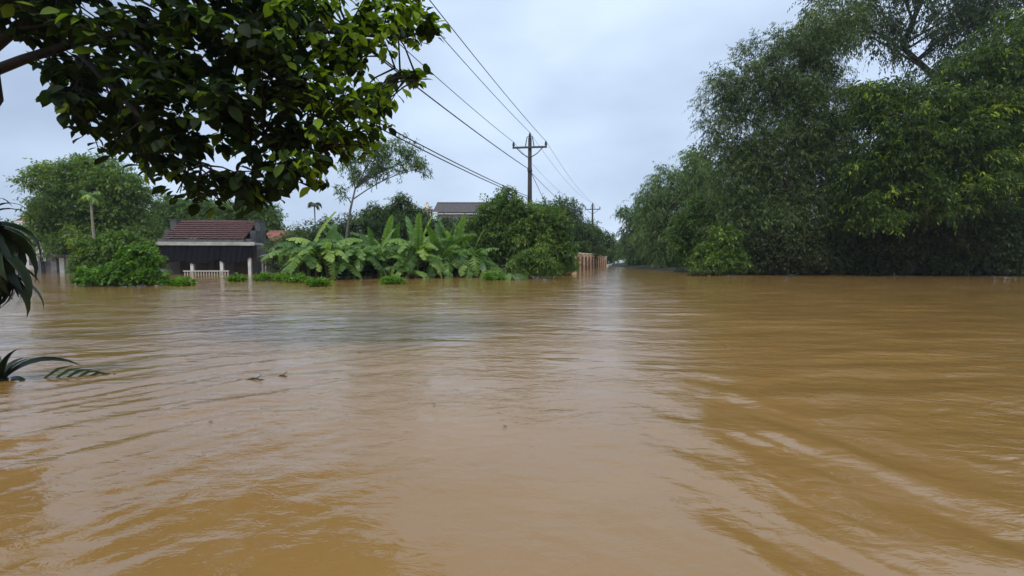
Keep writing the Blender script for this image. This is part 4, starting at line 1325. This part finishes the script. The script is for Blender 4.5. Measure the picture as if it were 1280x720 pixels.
twm.build('twigs', M['bark_wet'], tree_root, True)['kind'] = 'stuff'
# the 300 leaves that show largest are objects; the rest are one mass
dist = []
for L_ in leafs:
    wp = L_[0] + tb
    ppx = 640 + wp[0] / wp[1] * F; ppy = 323 - (wp[2] - CAM_H) / wp[1] * F
    vis = -10 < ppx < 580 and -5 < ppy < 275
    edge = abs(ppx - 300) / 300 + (ppy > 120) * .8
    dist.append((np.linalg.norm(wp - [0, 0, CAM_H]) / L_[4] * (1 if vis else 10)))
order = np.argsort(dist)
leaf_me = []
for v, f in LV:
    me = bpy.data.meshes.new('leaf')
    me.from_pydata([tuple(x) for x in v], [], f)
    me.polygons.foreach_set('use_smooth', [True] * len(me.polygons))
    me.materials.append(L_FRONT_O)
    leaf_me.append(me)
from mathutils import Matrix
bigV, bigF, bigT = [], [], []
nb_ = 0
for rank, idx in enumerate(order):
    pos, ld, yv, zv, ln, kd = leafs[idx]
    if rank < 298:
        o = link('leaf', leaf_me[kd], tree_root)
        m4 = Matrix(((ld[0] * ln, yv[0] * ln, zv[0] * ln, pos[0]), (ld[1] * ln, yv[1] * ln, zv[1] * ln, pos[1]), (ld[2] * ln, yv[2] * ln, zv[2] * ln, pos[2]), (0, 0, 0, 1)))
        o.matrix_local = m4
    else:
        v, f = LV[kd]
        bigV.append(pos + (v[:, :1] * ld + v[:, 1:2] * yv + v[:, 2:] * zv) * ln)
        bigF += [tuple(i + nb_ for i in q) for q in f]
        bigT += [float(np.clip(rng.beta(2, 3.2) + (.85 * rng.random() if pos[0] + tb[0] > -2.6 else 0) + (.5 if rng.random() < .03 else 0), 0, 1))] * len(v)  # right-hand leaves tinted brighter, painting the light that glows through them
        nb_ += len(v)
me = fast_mesh('foliage', np.vstack(bigV), np.array(bigF), L_FRONT, np.array(bigT), True)
fo = link('foliage', me, tree_root)
fo['kind'] = 'stuff'

# ------------------------------------------------------------------ strap-leaved plant at the left edge, and the drowned palm
def strap_leaf(kind):
    r = np.random.default_rng(700 + kind)
    n = 8
    vs, fs = [], []
    for i in range(n + 1):
        s = i / n
        a = (.5, .9, 1.3)[kind] * s * s
        x = s * math.cos(a * .8); z = -.75 * a * s
        wv = .062 * math.sin(math.pi * (.1 + .9 * s) ** .75) ** .7 if i < n else 0.002
        vs += [(x, -wv, z + wv * .5), (x, 0, z), (x, wv, z + wv * .5)]
    for i in range(n):
        a = i * 3
        fs += [(a, a + 3, a + 4, a + 1), (a + 1, a + 4, a + 5, a + 2)]
    me = bpy.data.meshes.new('leaf')
    me.from_pydata(vs, [], fs)
    me.polygons.foreach_set('use_smooth', [True] * len(me.polygons))
    me.materials.append(L_DRAC)
    return me
SL = [strap_leaf(k) for k in range(3)]
Yp = 4.4
dp = at(-16, 285, Yp)
dr = empty('strap_leaved_plant', (dp[0], Yp, -1.0), 'dark strap-leaved plant drooping in from the left edge of the picture', 'plant')
hd = dp[2] + 1.0
MB().tube([(-.2, 0, 0), (-.15, 0, hd * .5), (0, 0, hd)], [.06, .05, .035], 8).build('stem', M['bark_grey'], dr, True)
r = np.random.default_rng(5)
for k in range(66):
    az = k * 2.4 + r.random() * .3
    if k < 44: az = r.uniform(-1.4, 1.2)
    tier = k / 66
    o = link('leaf', SL[int(r.integers(0, 3))], dr, (r.normal() * .04, r.normal() * .04, hd - .45 + .5 * tier + .08 * r.random()))
    pitch = r.uniform(.25, 1.35) - .3 * tier
    o.rotation_euler = (r.normal() * .3, pitch, az)
    sc = r.uniform(.40, .62)
    o.scale = (sc, sc * r.uniform(1.3, 1.9), sc)
for k, (az, pitch) in enumerate(((.1, -.75), (.25, -.5), (-.3, -.9))):
    o = link('leaf', SL[1], dr, (0, 0, hd + .12)); o.rotation_euler = (0, pitch, az); o.scale = (.42, .3, .42)

Yp = 4.55
dq = at(2, 470, Yp)
pr = empty('drowned_palm', (dq[0], Yp, -1.0), 'dark palm almost drowned at the left edge, leaflets standing out of the water', 'palm')
MB().tube([(-.25, 0, 0), (-.12, 0, .6), (0, 0, 1.02)], [.08, .07, .05], 8).build('stem', M['bark_dark'], pr, True)
for k, (az, pitch, sc) in enumerate(((.0, -1.35, .42), (.2, -.75, .6), (2.6, -1.0, .45), (-.6, -1.0, .3), (1.2, -1.15, .36), (3.4, -.6, .5), (.35, -1.05, .3), (-.2, -.3, .35))):
    o = link('leaf', SL[(0, 1, 0, 0, 1, 1, 0, 1)[k]], pr, (r.normal() * .02, r.normal() * .02, 1.0)); o.rotation_euler = (r.normal() * .3, pitch, az); o.scale = (sc, sc * 1.5, sc)
# the frond that lies just under the surface: only its leaflets rise clear of the water
fp0 = at(40, 466, 4.6) - np.array([dq[0], Yp, -1.0])
fpts = [np.array([.1, 0, 1.0]), np.array([.25, .05, .985]), np.array([.42, .1, .975]), np.array([.6, .14, .975]), np.array([.78, .16, .965]), np.array([.95, .2, .955])]
fr = MB().tube(fpts, [.016, .014, .012, .01, .007, .004], 6).build('frond', M['stem_green'], pr, True)
for k in range(7):
    q = .30 + .64 * k / 6
    i0 = min(int(q * 5), 4); p = fpts[i0] * (1 - (q * 5 - i0)) + fpts[i0 + 1] * (q * 5 - i0)
    ll = .34 - .03 * k
    d = unit(np.array([.86, .25 + .05 * k, .60 - .05 * k]))
    wv = np.array([0, .6, .8]) * .017
    wv = unit(np.cross(d, [0, 1, 0.2])) * .016
    nrm = np.array([0, 1, 0]) * .006
    e = p + d * ll + np.array([0, 0, -.05])
    b_ = p + d * ll * .5 + np.array([0, 0, .012])
    MB().add([p - wv * .5, p + wv * .5, b_ + wv, b_ - wv, e, p + nrm, b_ + nrm], [(0, 1, 2, 3), (3, 2, 4)]).build('leaflet', L_PALM, fr)

# ------------------------------------------------------------------ drifting bits
def drift(name, px, py, kind, label, ln, h):
    Yd = CAM_H / -slope(py)
    c = at(px, py, Yd)
    m_ = MB()
    if kind == 0:
        m_.tube([(0, 0, -.3), (.02, 0, -.05), (.03, .01, h * .6), (.05, .02, h)], [ln * .5, ln * .48, ln * .4, ln * .2], 8)
        m_.tube([(.02, 0, h * .3), (.1, .02, h * .75)], [ln * .18, ln * .1], 5)
    else:
        m_.tube([(-ln / 2, 0, -.004), (-ln * .15, .02, .012), (ln * .2, -.01, .016), (ln / 2, .03, .0)], [.006, .009, .008, .004], 5)
        m_.tube([(ln * .1, 0, .012), (ln * .25, .05, .05)], [.006, .003], 5)
    o = m_.build(name, M['driftwood'], None, True)
    o.location = (c[0], Yd, 0)
    o.rotation_euler = (0, 0, rng.uniform(-.4, .4))
    tag(o, label, 'driftwood' if kind == 0 else 'twig', 'bits of wood in the flood')
drift('stump', 982, 349, 0, 'small dark stump poking out of the water in front of the right bank', .22, .16)
drift('stump', 1117, 345, 0, 'pale little stake at the foot of the right bank thicket', .14, .26)
drift('floating_twig', 352, 471, 1, 'dark twig floating in the middle left of the water', .11, 0)
drift('floating_twig', 318, 475, 1, 'long thin twig drifting left of the other twig', .2, 0)

fl = bpy.data.meshes.new('floating_leaf')
fl.from_pydata([tuple(x) for x in LV[1][0]], [], LV[1][1])
fl.materials.append(M['dead_leaf'])
for fx, fy, sc, lab in ((262, 528, .04, 'tiny brown leaf drifting on the left water nearest the viewer'), (540, 507, .035, 'tiny brown leaf drifting in the middle of the water'), (628, 534, .035, 'pale curled leaf drifting near the middle, in front of the other one'),
                        (450, 440, .06, 'leaf drifting between the twigs and the banana plants'), (905, 432, .06, 'leaf drifting on the brown water in front of the right bank')):
    Yd = CAM_H / -slope(fy)
    o = link('floating_leaf', fl, None, (xof(fx, Yd, fy), Yd, .012))
    o.scale = (sc, sc, sc); o.rotation_euler = (.1, -.1, fx * 1.7)
    tag(o, lab, 'leaf', 'leaves drifting on the flood')

# ------------------------------------------------------------------ thin rainy air
hm, t, o = mat_new('rain_haze')
pv = t.nodes.new('ShaderNodeVolumePrincipled')
pv.inputs['Color'].default_value = (.86, .92, 1.0, 1)
pv.inputs['Density'].default_value = 0.00042
pv.inputs['Anisotropy'].default_value = 0.2
t.links.new(pv.outputs['Volume'], o.inputs['Volume'])
HAZE = True
if HAZE:
    hb = MB().box((0, 130, 19), (560, 380, 44)).build('haze', hm)
    hb['kind'] = 'stuff'
